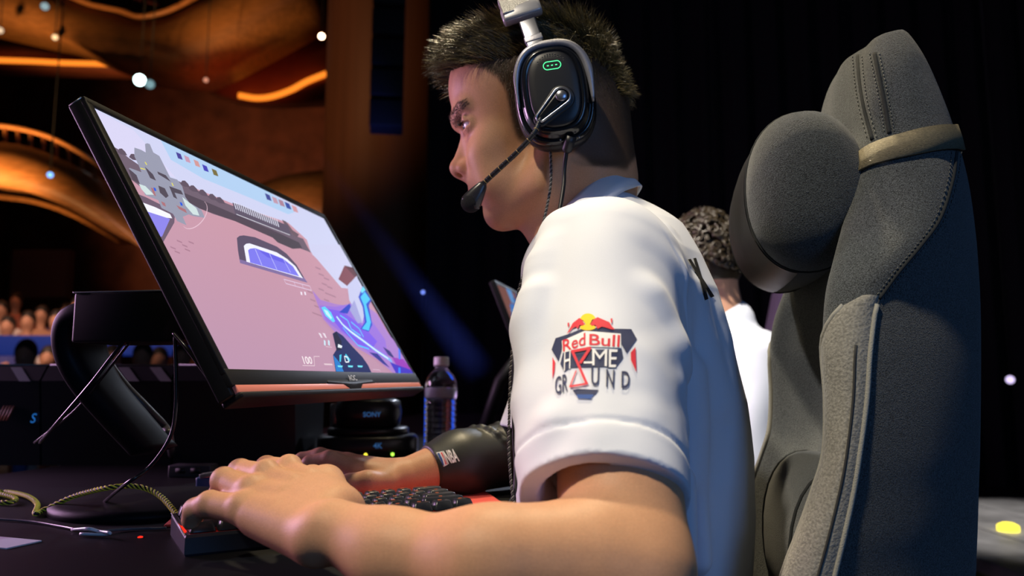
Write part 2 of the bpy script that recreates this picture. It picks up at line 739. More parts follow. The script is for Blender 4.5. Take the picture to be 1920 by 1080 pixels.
tag(b4, 'rounded tan timber box balcony beside the column', 'balcony')
ribbon('fascia', [(485, 345), (520, 333), (560, 324), (612, 318), (640, 318)], [(485, 400), (530, 420), (580, 425), (612, 425), (640, 425)], 11, 10.8, 0.8, wood, b4)
put('support', MB().lathe((P(560, 420, 11.2)[0], 11.3, 0), [(0.12, 0), (0.12, P(560, 410, 11.2)[2])], 16).mesh('support'), redwood, b4)
b5 = empty('balcony', P(50, 380, 12))
tag(b5, 'shadowed lower balcony underside with a thin amber edge', 'balcony')
ribbon('fascia', [(-80, 352), (0, 362), (80, 375), (150, 400), (230, 450)], [(-80, 366), (0, 374), (70, 384), (140, 410), (225, 458)], 12, 11.8, 0.6, wood, b5)
for k, (x0, x1, y0, y1, Y) in enumerate([(30, 130, 470, 560, 15)]):
    A, B = P(x0, y0, Y), P(x1, y1, Y)
    tag(put('wall_panel', MB().box((A + B) / 2, (abs(A[0] - B[0]) / 2, 0.1, abs(A[2] - B[2]) / 2), None, 0.02).mesh('wall_panel'), mat('panel_brown', (0.16, 0.085, 0.06), 0.7)),
        'brown wall panel above the seated audience', 'panel')
# house lights
LAMPS = [(262, 150, 12, 0.085, (0.75, 1.0, 1.0), 9, 'bright cold white spotlight hanging under the amber balcony'), (281, 158, 12, 0.07, (0.35, 0.6, 0.65), 0.6, 'dim bluish spotlight beside the bright cold one'),
         (603, 68, 9.0, 0.035, (1.0, 0.66, 0.42), 12, 'small warm lamp shining beside the timber column'), (103, 70, 12.4, 0.045, (1.0, 0.62, 0.3), 1.6, 'small warm lamp under the upper balcony'),
         (386, 150, 12, 0.035, (1.0, 0.4, 0.25), 0.9, 'faint reddish lamp on the red soffit'), (94, 328, 9.4, 0.035, (0.2, 0.45, 1.0), 2.2, 'small blue lamp on the lower balcony front'),
         (84, 12, 12, 0.06, (0.30, 0.42, 0.45), 1.0, 'pale grey lamp on the upper balcony front'), (0, 57, 12, 0.05, (0.8, 0.55, 0.35), 1.2, 'tan lamp on the dark soffit edge'),
         (793, 548, 6.45, 0.014, (0.2, 0.3, 1.0), 2.0, 'tiny blue lamp in the dark behind the bottle'), (1894, 712, 6.0, 0.030, (0.75, 0.62, 1.0), 1.4, 'lilac lamp glowing on the black drape'),
         (127, 668, 8.0, 0.06, (1.0, 0.72, 0.45), 3.0, 'warm round lamp among the audience')]
for x, y, Y, r, c, st_, lb in LAMPS:
    e = empty('house_light', P(x, y, Y))
    tag(e, lb, 'lamp')
    cc_ = P(x, y, Y)
    tow = unit(CAM - cc_)
    Rl = np.stack([unit(np.cross(ZUP, tow)), np.cross(tow, unit(np.cross(ZUP, tow))), tow], 1)
    ww = 1.6 if x > 1800 else 1.0
    prof_ = [(r * 1.15, -r * 1.6), (r * 1.2, -r * 0.2), (r * 1.15, 0.0), (r * 1.02, 0.0)]
    put('lamp_housing', MB().lathe(cc_, prof_, 20, Rl).mesh('lamp_housing'), mat('lamp_black', (0.01, 0.01, 0.01), 0.6), e)
    if cc_[2] < 1.25 and x < 1800:
        put('lamp_stand', MB().tube([cc_ - tow * r * 1.2, np.array([cc_[0], cc_[1] + r, 0.0])], 0.012, 6).mesh('lamp_stand'), MATS['lamp_black'], e)
    elif x == 793:
        put('lamp_stand', MB().tube([cc_ - tow * r * 1.2, np.array([cc_[0], cc_[1] + r * 2, 0.0])], 0.008, 6).mesh('lamp_stand'), MATS['lamp_black'], e)
    else:
        put('drop_rod', MB().tube([cc_ - tow * r * 1.2, np.array([cc_[0], cc_[1] + r, 12.0])], 0.008, 6).mesh('drop_rod'), MATS['lamp_black'], e)
    put('lens', MB().lathe(cc_, [(r, -0.002), (r, r * 0.1), (r * 0.6, r * 0.3), (r * 0.1, r * 0.36)], 20, Rl).mesh('lens'), emat('lamp_%d_%d' % (x, y), c, st_), e)
# hall lighting: amber uplights under each balcony, a red wash on the soffit
spot('balcony_uplight', (-7.5, 7.0, 1.0), P(230, 60, 13), 2600, (1.0, 0.55, 0.22), 46, 0.9, 0.3)
spot('balcony_uplight_low', (-9.0, 6.0, 1.5), P(110, 330, 10), 420, (1.0, 0.55, 0.22), 34, 0.9, 0.3)
spot('soffit_wash', (-4.0, 9.5, 1.2), P(440, 130, 14.5), 420, (1.0, 0.16, 0.05), 22, 0.9, 0.3)
spot('column_wash', (-4.4, 3.0, 1.0), P(660, 120, 8.6), 330, (1.0, 0.50, 0.22), 30, 0.9, 0.3)
spot('box_wash', (-4.5, 7.0, 1.2), P(560, 370, 11), 420, (1.0, 0.62, 0.36), 16, 0.9, 0.3)

spot('wall_fill', (-9.0, 15.0, 1.5), (-7.0, 24.0, 6.0), 2600, (1.0, 0.42, 0.22), 75, 0.9, 0.4)  # added fill, lifts the dark back wall
spot('soffit_fill', (-2.5, 9.0, 0.8), P(480, 240, 16), 260, (1.0, 0.40, 0.22), 50, 0.9, 0.4)

# blue beam through the haze: a lamp shining down a shaft of thin smoke
bs, be = P(600, 290, 6.2), P(905, 705, 5.4)
bd = unit(be - bs)
bl_len = np.linalg.norm(be - bs)
th_ = np.linspace(0, 2 * math.pi, 24, endpoint=False)
r0_, r1_ = 0.06, 0.15
mb = MB().rings([[(math.cos(a) * (r0_ + (r1_ - r0_) * s), math.sin(a) * (r0_ + (r1_ - r0_) * s), s * bl_len) for a in th_] for s in (0, 0.5, 1.0)])
haze = bpy.data.objects.new('haze', mb.mesh('haze'))
haze.location = Vector(bs)
haze.rotation_euler = Vector(bd).to_track_quat('Z', 'Y').to_euler()
col.objects.link(haze)
tag(haze, 'shaft of thin stage smoke lit blue by a moving light', 'haze', kind='stuff')
hm = bpy.data.materials.new('thin_smoke')
hm.use_nodes = True
nt = hm.node_tree
nt.nodes.remove(nt.nodes['Principled BSDF'])


def mth(op, a, b=None):
    n_ = nt.nodes.new('ShaderNodeMath')
    n_.operation = op
    for i_, x_ in enumerate((a, b)):
        if x_ is None:
            continue
        if isinstance(x_, (int, float)):
            n_.inputs[i_].default_value = x_
        else:
            nt.links.new(x_, n_.inputs[i_])
    return n_.outputs[0]


tc_ = nt.nodes.new('ShaderNodeTexCoord')
sp_ = nt.nodes.new('ShaderNodeSeparateXYZ')
nt.links.new(tc_.outputs['Object'], sp_.inputs[0])
x_, y_, z_ = sp_.outputs
rad_ = mth('SQRT', mth('ADD', mth('MULTIPLY', x_, x_), mth('MULTIPLY', y_, y_)))
lim_ = mth('ADD', mth('MULTIPLY', z_, (r1_ - r0_) / bl_len), r0_)
q_ = mth('SUBTRACT', 1.0, mth('DIVIDE', rad_, lim_))
den = mth('MULTIPLY', mth('MAXIMUM', q_, 0.0), mth('MULTIPLY', mth('ADD', 0.05, mth('MULTIPLY', z_, 0.30 / bl_len)), mth('MAXIMUM', 0.0, mth('MINIMUM', 1.0, mth('MULTIPLY', mth('SUBTRACT', bl_len, z_), 3.0 / bl_len)))))
vs_ = nt.nodes.new('ShaderNodeVolumeScatter')
nt.links.new(den, vs_.inputs['Density'])
vs_.inputs['Color'].default_value = (0.9, 0.92, 1.0, 1)
nt.links.new(vs_.outputs[0], nt.nodes['Material Output'].inputs['Volume'])
haze.data.materials.append(hm)
ml = empty('moving_light', be + bd * 0.62)
tag(ml, 'black moving light on the floor throwing the blue beam', 'lamp')
fr_ = frame(-bd)
Rml = np.stack([fr_[:, 1], fr_[:, 2], fr_[:, 0]], 1)
put('lamp_head', MB().lathe(be + bd * 0.62, [(0.03, -0.16), (0.075, -0.14), (0.085, -0.02), (0.08, 0.0), (0.05, -0.02)], 20, Rml).mesh('lamp_head'), MATS['lamp_black'], ml)
put('lamp_stand', MB().tube([be + bd * 0.70, np.array([(be + bd * 0.70)[0], (be + bd * 0.70)[1], 0.0])], [0.03, 0.09], 12).mesh('lamp_stand'), MATS['lamp_black'], ml)
spot('beam_light', be + bd * 0.5, bs, 260, (0.10, 0.16, 1.0), 34, 0.8, 0.03)

# ----------------------------------------------------------------- computers of the opposite row
case_b = mat('case_black', (0.016, 0.017, 0.020), 0.35)
stripe_m = mat('case_stripe', (0.20, 0.21, 0.22), 0.35)
blueL = emat('blue_mark', (0.02, 0.16, 0.55), 0.8)
orgL = mat('orange_mark', (0.22, 0.07, 0.03), 0.5)
for k, (x0, x1, lb) in enumerate([(-240, 88, 'black computer case with orange slashes lying on the desk behind the cables'), (92, 330, 'black computer case with a blue letter lying behind the monitor stand'), (334, 560, 'black computer case lying behind the lower monitor edge')]):
    A = P(x0, 683, 1.42)
    B = P(x1, 683, 1.42)
    e = empty('computer_case', ((A[0] + B[0]) / 2, 1.5, TABLE_Z))
    tag(e, lb, 'computer case')
    zt = A[2]
    rings = []
    for x in (A[0], A[0] + 0.004, B[0] - 0.004, B[0]):
        rings.append([(x, 1.42, TABLE_Z), (x, 1.40, zt - 0.03), (x, 1.42, zt - 0.004), (x, 1.43, zt), (x, 1.62, zt), (x, 1.62, TABLE_Z)])
    put('shell', MB().rings(rings).mesh('shell', False), case_b, e)
    for f_ in (0.18, 0.55, 0.80):
        xx = A[0] + (B[0] - A[0]) * f_
        mb = MB().add([(xx, 1.4175, zt - 0.0055), (xx + 0.02, 1.4175, zt - 0.0055), (xx + 0.05, 1.3985, zt - 0.031), (xx + 0.03, 1.3985, zt - 0.031), (xx, 1.4165, zt - 0.0055), (xx + 0.02, 1.4165, zt - 0.0055), (xx + 0.05, 1.3975, zt - 0.031), (xx + 0.03, 1.3975, zt - 0.031)], q=[(4, 5, 6, 7), (0, 3, 2, 1), (0, 1, 5, 4), (1, 2, 6, 5), (2, 3, 7, 6), (3, 0, 4, 7)])
        put('stripe', mb.mesh('stripe', False), stripe_m, e)
    put('case_edge_glint', MB().tube([(A[0], 1.424, zt - 0.001), (B[0], 1.424, zt - 0.001)], 0.0016, 6).mesh('case_edge_glint'), stripe_m, e)  # highlight on the top edge, modelled as a pale line
    if k == 0:
        for i in range(4):
            p_ = P(2 + i * 6, 775, 1.405)
            put('slash', MB().box((p_[0], 1.4045, p_[2]), (0.0018, 0.001, 0.014), frame((1, 0, -0.45))).mesh('slash'), orgL, e)
    if k <= 1:
        v, t = text_mesh('S', 0.024, shear=0.25)
        p_ = P(62 if k == 0 else 300, 785, 1.405)
        if k == 0:
            put('letter', MB().add([(p_[0] + a_ * 0.9, 1.4035, p_[2] + b_) for a_, b_ in v], t=t).mesh('letter'), blueL, e)

# ----------------------------------------------------------------- audience
SHIRTS = [(0.55, 0.45, 0.42), (0.05, 0.06, 0.25), (0.40, 0.20, 0.12), (0.62, 0.55, 0.50), (0.10, 0.05, 0.16), (0.5, 0.16, 0.10), (0.10, 0.18, 0.55), (0.70, 0.62, 0.60)]
WORDS = ['beige', 'navy', 'rust', 'cream', 'purple', 'red', 'blue', 'pale grey']
sk = mat('far_skin', (0.48, 0.24, 0.15), 0.6)
hr = mat('far_hair', (0.015, 0.010, 0.008), 0.6)


def seated(pos, k, face, where):
    e = empty('person', pos)
    tag(e, 'seated spectator in a %s top %s' % (WORDS[k], where), 'person', 'audience in the hall')
    f = unit(face)
    s_ = np.cross(ZUP, f)
    R = np.stack([f, s_, ZUP], 1)
    pr = [('u', 0.0, s_ell(pos + ZUP * 0.62, (0.11, 0.17, 0.30), R)), ('u', 0.05, s_ell(pos + ZUP * 0.80, (0.09, 0.22, 0.09), R)),
          ('u', 0.04, s_cone(pos + s_ * 0.22 + ZUP * 0.80, pos + s_ * 0.25 + f * 0.1 + ZUP * 0.52, 0.055, 0.045)), ('u', 0.04, s_cone(pos - s_ * 0.22 + ZUP * 0.80, pos - s_ * 0.25 + f * 0.1 + ZUP * 0.52, 0.055, 0.045)),
          ('u', 0.04, s_cone(pos + s_ * 0.10 + ZUP * 0.42, pos + s_ * 0.12 + f * 0.42 + ZUP * 0.46, 0.085, 0.06)), ('u', 0.04, s_cone(pos - s_ * 0.10 + ZUP * 0.42, pos - s_ * 0.12 + f * 0.42 + ZUP * 0.46, 0.085, 0.06)),
          ('u', 0.03, s_cone(pos + s_ * 0.12 + f * 0.42 + ZUP * 0.46, pos + s_ * 0.12 + f * 0.45 + ZUP * 0.04, 0.06, 0.045)), ('u', 0.03, s_cone(pos - s_ * 0.12 + f * 0.42 + ZUP * 0.46, pos - s_ * 0.12 + f * 0.45 + ZUP * 0.04, 0.06, 0.045))]
    v, q = sdf_mesh(pr, pos - 0.65, pos + np.array([0.65, 0.65, 1.2]), 0.032, 8)
    put('clothes', np_mesh('clothes', v, [q]), mat('shirt_%d' % k, SHIRTS[k], 0.8), e)
    hd = [('u', 0.0, s_ell(pos + ZUP * 1.08, (0.095, 0.075, 0.12), R)), ('u', 0.03, s_cone(pos + ZUP * 0.86, pos + ZUP * 1.02, 0.055, 0.05)), ('u', 0.02, s_ell(pos + ZUP * 1.06 + f * 0.095, (0.02, 0.015, 0.025), R))]
    v, q = sdf_mesh(hd, pos - 0.65, pos + np.array([0.65, 0.65, 1.3]), 0.020, 8)
    put('body', np_mesh('body', v, [q]), sk, e)
    for sg in (1, -1):
        put('arm', MB().tube([pos + s_ * 0.25 * sg + f * 0.08 + ZUP * 0.54, pos + s_ * 0.18 * sg + f * 0.22 + ZUP * 0.54, pos + s_ * 0.10 * sg + f * 0.36 + ZUP * 0.56], [0.042, 0.038, 0.036], 8).mesh('arm'), sk, e)
    hh = [('u', 0.0, s_ell(pos + ZUP * 1.11 - f * 0.015, (0.098, 0.085, 0.115), R)), ('s', 0.01, s_ell(pos + ZUP * 1.03 + f * 0.085, (0.10, 0.10, 0.09), R))]
    v, q = sdf_mesh(hh, pos + np.array([-0.2, -0.2, 0.85]), pos + np.array([0.2, 0.2, 1.35]), 0.018, 8)
    put('hair', np_mesh('hair', v, [q]), hr, e)


SEATS = [(2, 583, 10.0, 0, 'at the end of the middle row'), (30, 566, 11.0, 5, 'in the back row, beside the wall panel'), (52, 604, 9.2, 3, 'leaning just above the blue barrier'), (14, 613, 9.0, 1, 'low behind the blue barrier'), (78, 592, 10.1, 2, 'in the middle of the upper rows'), (106, 603, 8.9, 7, 'above the blue barrier beside the cream one'), (124, 586, 11.2, 4, 'in the shaded back row'),
         (146, 577, 9.4, 0, 'half hidden by the monitor mount'), (92, 656, 7.5, 5, 'below the blue barrier'), (128, 658, 6.5, 7, 'below the blue barrier by the round lamp'), (48, 664, 6.3, 6, 'below the blue barrier, lowest'),
         (212, 650, 7.3, 7, 'seen through the gap under the monitor mount'), (268, 652, 6.8, 2, 'seen under the mount beside the thick cable'), (300, 650, 7.8, 5, 'seen under the mount beside the straight cable'), (342, 652, 7.0, 3, 'seen just below the screen edge')]
for x, y, Y, k, where in SEATS:
    hp = P(x, y, Y)
    pz = hp[2] - 1.08
    seated(np.array([hp[0], hp[1], 0.0 if pz < 0.3 else pz]), k, (0.35, -1, 0), where)
# tiers the audience sits on
struct('floor_tier', MB().box((-5.0, 9.6, 0.45), (3.4, 1.3, 0.35)).mesh('floor_tier', False), mat('hall_floor'))
bar = P(60, 645, 7.9)
tag(put('barrier', MB().box((-4.4, 8.3, bar[2]), (2.4, 0.04, 0.11), None, 0.02).mesh('barrier'), mat('blue_barrier', (0.01, 0.02, 0.10), 0.4, emit=(0.01, 0.06, 0.5), estr=0.22)), 'long blue lit barrier in front of the audience rows', 'barrier')
spot('audience_light', (-4.5, 4.0, 5.0), (-5.2, 9.0, 1.2), 1900, (1.0, 0.62, 0.45), 40, 0.8, 0.3)

# ----------------------------------------------------------------- stage edge seen beside the chair
sf = mat('stage_grey', (0.20, 0.20, 0.21), 0.5, var=0.4, scale=5)
st_e = P(1880, 1030, 4.4)
stage = empty('stage_deck', (3.0, 4.0, 0.0))
tag(stage, 'grey tiled stage deck in the light beyond the chair', 'stage')
for i in range(5):
    for j in range(5):
        c = np.array([2.2 + i * 0.42, 3.2 + j * 0.42, 0.10])
        put('tile', MB().box(c, (0.205, 0.205, 0.03), None, 0.006).mesh('tile', False), sf, stage)
for k, (x, y, w, c, st_) in enumerate(((1890, 986, 0.045, (1.0, 0.82, 0.05), 2.6), (1868, 1012, 0.028, (1.0, 0.85, 0.5), 1.4), (1848, 1012, 0.02, (0.9, 0.95, 0.3), 1.0), (1880, 1029, 0.014, (1.0, 0.7, 0.4), 1.2))):
    p_ = P(x, y, 4.0)
    tag(put('floor_lamp', MB().lathe((p_[0], 4.0, p_[2]), [(w * 1.1, -0.03), (w * 1.1, 0), (w, 0.004), (w * 0.6, 0.014), (w * 0.05, 0.018)], 16).mesh('floor_lamp'), emat('floor_lamp_%d' % k, c, st_)),
        ['bright yellow floor lamp at the stage edge', 'pale warm floor lamp beside the yellow one', 'small greenish floor lamp close to the chair back', 'tiny amber floor lamp below the pale one'][k], 'lamp')
spot('deck_light', (3.6, 3.0, 4.0), (2.9, 4.0, 0.1), 900, (1.0, 0.93, 0.85), 30, 0.6, 0.1)
# ================================================================= the player
HY = math.radians(5.0)
HF = np.array([-math.cos(HY), math.sin(HY), 0.0])      # forward
HL = np.array([-math.sin(HY), -math.cos(HY), 0.0])     # towards the person's left (camera side)
HP0 = P(1000, 250, 0.95)


def H(px, py, lat=0.0):
    return PPL(px, py, HP0, HL) + lat * HL


HS = 0.95 / FPX                                         # metres per pixel on the head plane
HPITCH = math.radians(15)
hf = HF * math.cos(HPITCH) - ZUP * math.sin(HPITCH)
hu = ZUP * math.cos(HPITCH) + HF * math.sin(HPITCH)
HR = np.stack([hf, HL, hu], 1)
RF = np.stack([HF, HL, ZUP], 1)


def px(*v):
    return tuple(x * HS for x in v) if len(v) > 1 else v[0] * HS


body = []


def U(prim, k=0.012):
    body.append(('u', k, prim))


def SUB(prim, k=0.006):
    body.append(('s', k, prim))


# --- skull, face
U(s_ell(H(1012, 166), (0.098, 0.0735, 0.088), HR), 0.0)
U(s_ell(H(925, 168), (px(84), 0.058, px(92)), HR), 0.035)
U(s_ell(H(948, 276), (px(74), 0.049, px(110)), HR), 0.03)
U(s_ell(H(968, 350), (px(66), 0.047, px(66)), HR), 0.03)
for s in (1, -1):
    U(s_cone(H(944, 400, s * 0.012), H(1022, 362, s * 0.047), 0.0165, 0.017), 0.022)      # jaw body
    U(s_cone(H(1022, 362, s * 0.047), H(1050, 255, s * 0.060), 0.017, 0.016), 0.025)      # ramus
    U(s_ell(H(930, 284, s * 0.039), (0.018, 0.014, 0.018), HR), 0.02)                   # cheekbone
    U(s_cone(H(914, 308, s * 0.028), H(930, 355, s * 0.030), 0.019, 0.019), 0.02)        # cheek
    U(s_cone(H(861, 228, s * 0.008), H(884, 218, s * 0.037), 0.0100, 0.0105), 0.012)      # brow ridge
U(s_ell(H(936, 402), (0.0165, 0.022, 0.0165), HR), 0.012)                                 # chin
for s in (1, -1):
    SUB(s_ell(H(874, 252, s * 0.034), (0.0145, 0.0175, 0.0110), HR), 0.010)              # eye socket
# nose
SUB(s_ell(H(846, 262), (0.0115, 0.014, 0.0085), HR), 0.010)
U(s_cone(H(878, 258), H(860, 311), 0.0070, 0.0090), 0.010)
U(s_ell(H(857, 316), (0.0085, 0.0085, 0.0085)), 0.008)
U(s_cone(H(890, 285), H(874, 322), 0.012, 0.011), 0.014)
for s in (1, -1):
    U(s_ell(H(877, 318, s * 0.0125), (0.0105, 0.0065, 0.0085), HR), 0.006)
    SUB(s_ell(H(865, 331, s * 0.0068), (0.0062, 0.0030, 0.0045), HR), 0.003)             # nostril
    SUB(s_cone(H(893, 306, s * 0.021), H(899, 328, s * 0.027), 0.0022, 0.002), 0.006)    # crease at the wing
# lips
U(s_ell(H(904, 345), (0.016, 0.026, 0.019), HR), 0.014)
U(s_cone(H(889, 357, 0.0), H(900, 361, 0.019), 0.0058, 0.003), 0.005)
U(s_cone(H(889, 357, 0.0), H(900, 361, -0.019), 0.0058, 0.003), 0.005)
U(s_cone(H(897, 373, 0.0), H(906, 368, 0.017), 0.0064, 0.003), 0.005)
U(s_cone(H(897, 373, 0.0), H(906, 368, -0.017), 0.0064, 0.003), 0.005)
SUB(s_cone(H(889, 366, -0.016), H(889, 366, 0.016), 0.0016, 0.0016), 0.003)
# eyelids
EYE_R = 0.0122
EYES = [H(893, 249, s * 0.0315) for s in (1, -1)]
for s, e in zip((1, -1), EYES):
    U(s_ell(e, 0.0151), 0.005)
for s, e in zip((1, -1), EYES):
    o = e + hf * 0.0095 + HL * s * 0.0035 - hu * 0.0005
    Re = frame(unit(hf + HL * s * 0.45), hu)
    SUB(s_ell(o, (0.0085, 0.0125, 0.0038), Re), 0.0012)
    SUB(s_ell(e, 0.0124), 0.0)
    U(s_cone(e + hf * 0.0085 + hu * 0.0085 - HL * s * 0.008, e + hf * 0.008 + hu * 0.0085 + HL * s * 0.010, 0.0022, 0.002), 0.004)
# neck
U(s_cone(H(1078, 268), H(1105, 430), 0.054, 0.058), 0.03)
U(s_cone(H(1030, 375), H(1065, 470), 0.030, 0.040), 0.035)
U(s_cone(H(1118, 200), H(1120, 330), 0.040, 0.048), 0.03)
U(s_ell(H(1010, 420), (0.012, 0.012, 0.018), HR), 0.02)

# --- torso (under the shirt)
TORSO = [(358, 1062, 1160, 0.050), (400, 1050, 1225, 0.074), (440, 1028, 1270, 0.118), (500, 1003, 1304, 0.170),
         (560, 990, 1332, 0.196), (650, 980, 1364, 0.192), (750, 972, 1388, 0.186), (850, 968, 1400, 0.182),
         (950, 972, 1402, 0.182), (1080, 985, 1392, 0.182), (1300, 990, 1385, 0.185), (1420, 1000, 1375, 0.185)]


def torso_rows(grow=0.0):
    rows = []
    for (py, fx, bx, b) in TORSO:
        a0, a1 = H(fx, py), H(bx, py)
        c = (a0 + a1) / 2
        rows.append((c[2], c[0], c[1], np.linalg.norm(a1 - a0) / 2 + grow, b + grow))
    return rows


U(s_loft(torso_rows(-0.014), HF, HL), 0.03)

# --- near arm
SH_N = P(1128, 500, 0.745)
EL_N = P(1178, 1078, 0.535)
WR_N = P(628, 994, 0.575)
FA_N = P(900, 1056, 0.522)
FB_N = P(735, 1036, 0.552)
U(s_cone(SH_N, EL_N, 0.046, 0.0405), 0.02)
U(s_cone(P(1150, 800, 0.635), P(1165, 1010, 0.56), 0.043, 0.040), 0.02)
U(s_cone(EL_N, FA_N, 0.0405, 0.0315), 0.02)
U(s_cone(P(1090, 1050, 0.53), P(960, 1052, 0.52), 0.0365, 0.0325), 0.02)
U(s_cone(FA_N, FB_N, 0.0315, 0.0265), 0.02)
U(s_cone(FB_N, WR_N, 0.0265, 0.0220), 0.02)
U(s_ell(P(602, 998, 0.575), 0.0145), 0.016)          # ulna head

# --- near hand: knuckles from little to index finger
W0 = WR_N
MC = [P(452, 957, 0.622), P(468, 924, 0.641), P(497, 894, 0.660), P(540, 884, 0.680)]
WB = [P(600, 1000, 0.583), P(606, 975, 0.598), P(617, 958, 0.612), P(632, 945, 0.624)]
for i, (a, b) in enumerate(zip(WB, MC)):
    U(s_cone(a, b, 0.0160, 0.0095), 0.010)
    U(s_ell(b + np.array([0.001, 0, 0.0045]), (0.0110, 0.0098, 0.0105)), 0.004)
U(s_cone(P(590, 1012, 0.582), P(490, 975, 0.618), 0.018, 0.014), 0.014)         # edge of the palm
U(s_cone(P(600, 985, 0.61), P(520, 945, 0.655), 0.019, 0.015), 0.016)          # palm


def finger(pts, rr, k=0.004):
    for a, b, ra, rb in zip(pts[:-1], pts[1:], rr[:-1], rr[1:]):
        U(s_cone(a, b, ra, rb), k)


finger([MC[0], P(394, 945, 0.640), P(366, 956, 0.650), P(358, 975, 0.655)], [0.0112, 0.0104, 0.0092, 0.0078])
finger([MC[1], P(420, 900, 0.665), P(413, 926, 0.680), P(418, 942, 0.684)], [0.0112, 0.0105, 0.0092, 0.0075])
finger([MC[2], P(450, 884, 0.692), P(430, 915, 0.710), P(432, 935, 0.712)], [0.0115, 0.0105, 0.0092, 0.0076])
finger([MC[3], P(500, 876, 0.722), P(478, 900, 0.744), P(475, 918, 0.748)], [0.0113, 0.0100, 0.0090, 0.0075])
finger([P(650, 958, 0.628), P(612, 905, 0.668), P(585, 900, 0.700), P(565, 915, 0.722)], [0.0150, 0.0130, 0.0112, 0.0090], 0.010)
# tendons on the back of the hand
for a, b in zip(WB, MC):
    U(s_cone(a * 0.45 + b * 0.55 + ZUP * 0.0095, b + ZUP * 0.0045, 0.0030, 0.0042), 0.008)

# --- far arm and hand (on the mouse)
SH_F = HP0 * 0 + H(1130, 480, -0.185)
EL_F = P(1015, 842, 1.13)
WR_F = P(765, 893, 1.02)
U(s_cone(SH_F, EL_F, 0.050, 0.042), 0.02)
U(s_cone(EL_F, P(860, 868, 1.06), 0.042, 0.037), 0.02)
U(s_cone(P(860, 868, 1.06), WR_F, 0.037, 0.0245), 0.02)
MF = [P(668, 878, 0.995), P(655, 868, 1.018), P(650, 866, 1.040), P(655, 872, 1.060)]
WF = [P(735, 897, 1.00), P(735, 892, 1.012), P(735, 890, 1.026), P(735, 892, 1.038)]
for a, b in zip(WF, MF):
    U(s_cone(a, b, 0.0175, 0.0120), 0.014)
finger([MF[0], P(618, 860, 0.995), P(580, 868, 1.000), P(562, 886, 1.003)], [0.0125, 0.0105, 0.0092, 0.0076])
finger([MF[1], P(600, 855, 1.022), P(566, 862, 1.026), P(550, 882, 1.028)], [0.0122, 0.0105, 0.0092, 0.0076])
finger([MF[2], P(605, 858, 1.052), P(575, 872, 1.058), P(566, 890, 1.060)], [0.0120, 0.0100, 0.0090, 0.0074])
finger([MF[3], P(620, 872, 1.082), P(600, 885, 1.090), P(595, 897, 1.090)], [0.0110, 0.0090, 0.0080, 0.0070])
finger([P(722, 905, 0.985), P(688, 905, 0.962), P(655, 908, 0.958), P(628, 912, 0.962)], [0.0155, 0.0130, 0.0110, 0.0088], 0.010)

person = empty('person', (0.12, 0.93, 0.0))
tag(person, 'dark-haired player in a white printed jersey and headset typing at the keyboard', 'person')
blo = np.array([-0.285, 0.455, 0.44])
bhi = np.array([0.32, 1.20, 1.38])
BV, BQ = sdf_mesh(body, blo, bhi, 0.0019)

# skin colours: shaved scalp, lips, stubble
lat = (BV - HP0) @ HL
fx, fy = project(BV + (np.abs(lat) - lat)[:, None] * HL)      # seen from the camera side; the far side mirrors it
SCALP = [(830, 150), (845, 132), (872, 122), (905, 125), (932, 142), (948, 165), (955, 200), (962, 235), (972, 262), (992, 275), (1003, 250),
         (1040, 270), (1085, 290), (1110, 310), (1175, 318), (1260, 200), (1260, -220), (790, -220)]
HEADZ = BV[:, 2] > 1.03
scalp = inpoly(fx, fy, SCALP) & HEADZ
n1 = np.sin(BV[:, 0] * 310) * np.sin(BV[:, 1] * 290 + 1) * np.sin(BV[:, 2] * 330)
skin = np.array(srgb(190, 143, 110))
cols = np.tile(skin, (len(BV), 1)) * (1 + 0.04 * n1[:, None])
cols[scalp] = np.array(srgb(78, 60, 48))
lipm = (np.abs(lat) < 0.021) & inpoly(fx, fy, [(876, 353), (905, 356), (912, 366), (905, 378), (885, 380)]) & HEADZ
cols[lipm] = np.array(srgb(176, 108, 100))
ck = HEADZ & inpoly(fx, fy, [(872, 340), (905, 345), (960, 330), (1010, 300), (1030, 330), (1015, 380), (960, 430), (900, 430), (880, 390)])
cols[ck & ~lipm] *= np.array([0.93, 0.91, 0.90])
red = HEADZ & (np.hypot(fx - 852, fy - 316) < 26)
cols[red] *= np.array([1.0, 0.90, 0.88])
# soften the borders
nbq = BQ
for _ in range(5):
    acc = np.zeros_like(cols)
    cnt = np.zeros(len(cols))
    for i in range(4):
        np.add.at(acc, nbq[:, i], cols[nbq[:, (i + 1) % 4]])
        np.add.at(cnt, nbq[:, i], 1)
    cols = 0.4 * cols + 0.6 * acc / np.maximum(cnt, 1)[:, None]
bme = np_mesh('body', BV, [BQ])
color_attr(bme, cols)
skin_m = mat('skin', rough=0.48, vcol=True, bump=0.12, scale=900, sss=0.10, spec=0.25, var=0.10)
body_o = put('body', bme, skin_m, person)
body_o['label'] = 'tanned bare face, neck, arms and hands'

# --- eyes
eye_m = mat('eye_white', (0.72, 0.68, 0.66), 0.12)
iris_m = mat('iris', (0.05, 0.065, 0.09), 0.08)
for s, e in zip((1, -1), EYES):
    gaze = unit(hf + HL * s * 0.02 - hu * 0.08)
    Rg = frame(gaze, hu)
    mb = MB().ball(e, EYE_R, 24, 16)
    eo = put('eye', mb.mesh('eye'), eye_m, person)
    mb = MB()
    mb.lathe(e + gaze * 0.0107, [(0.0058, 0), (0.0050, 0.0011), (0.0035, 0.0018), (0.0012, 0.0021)], 20, np.stack([Rg[:, 1], Rg[:, 2], Rg[:, 0]], 1))
    put('iris', mb.mesh('iris'), iris_m, eo)

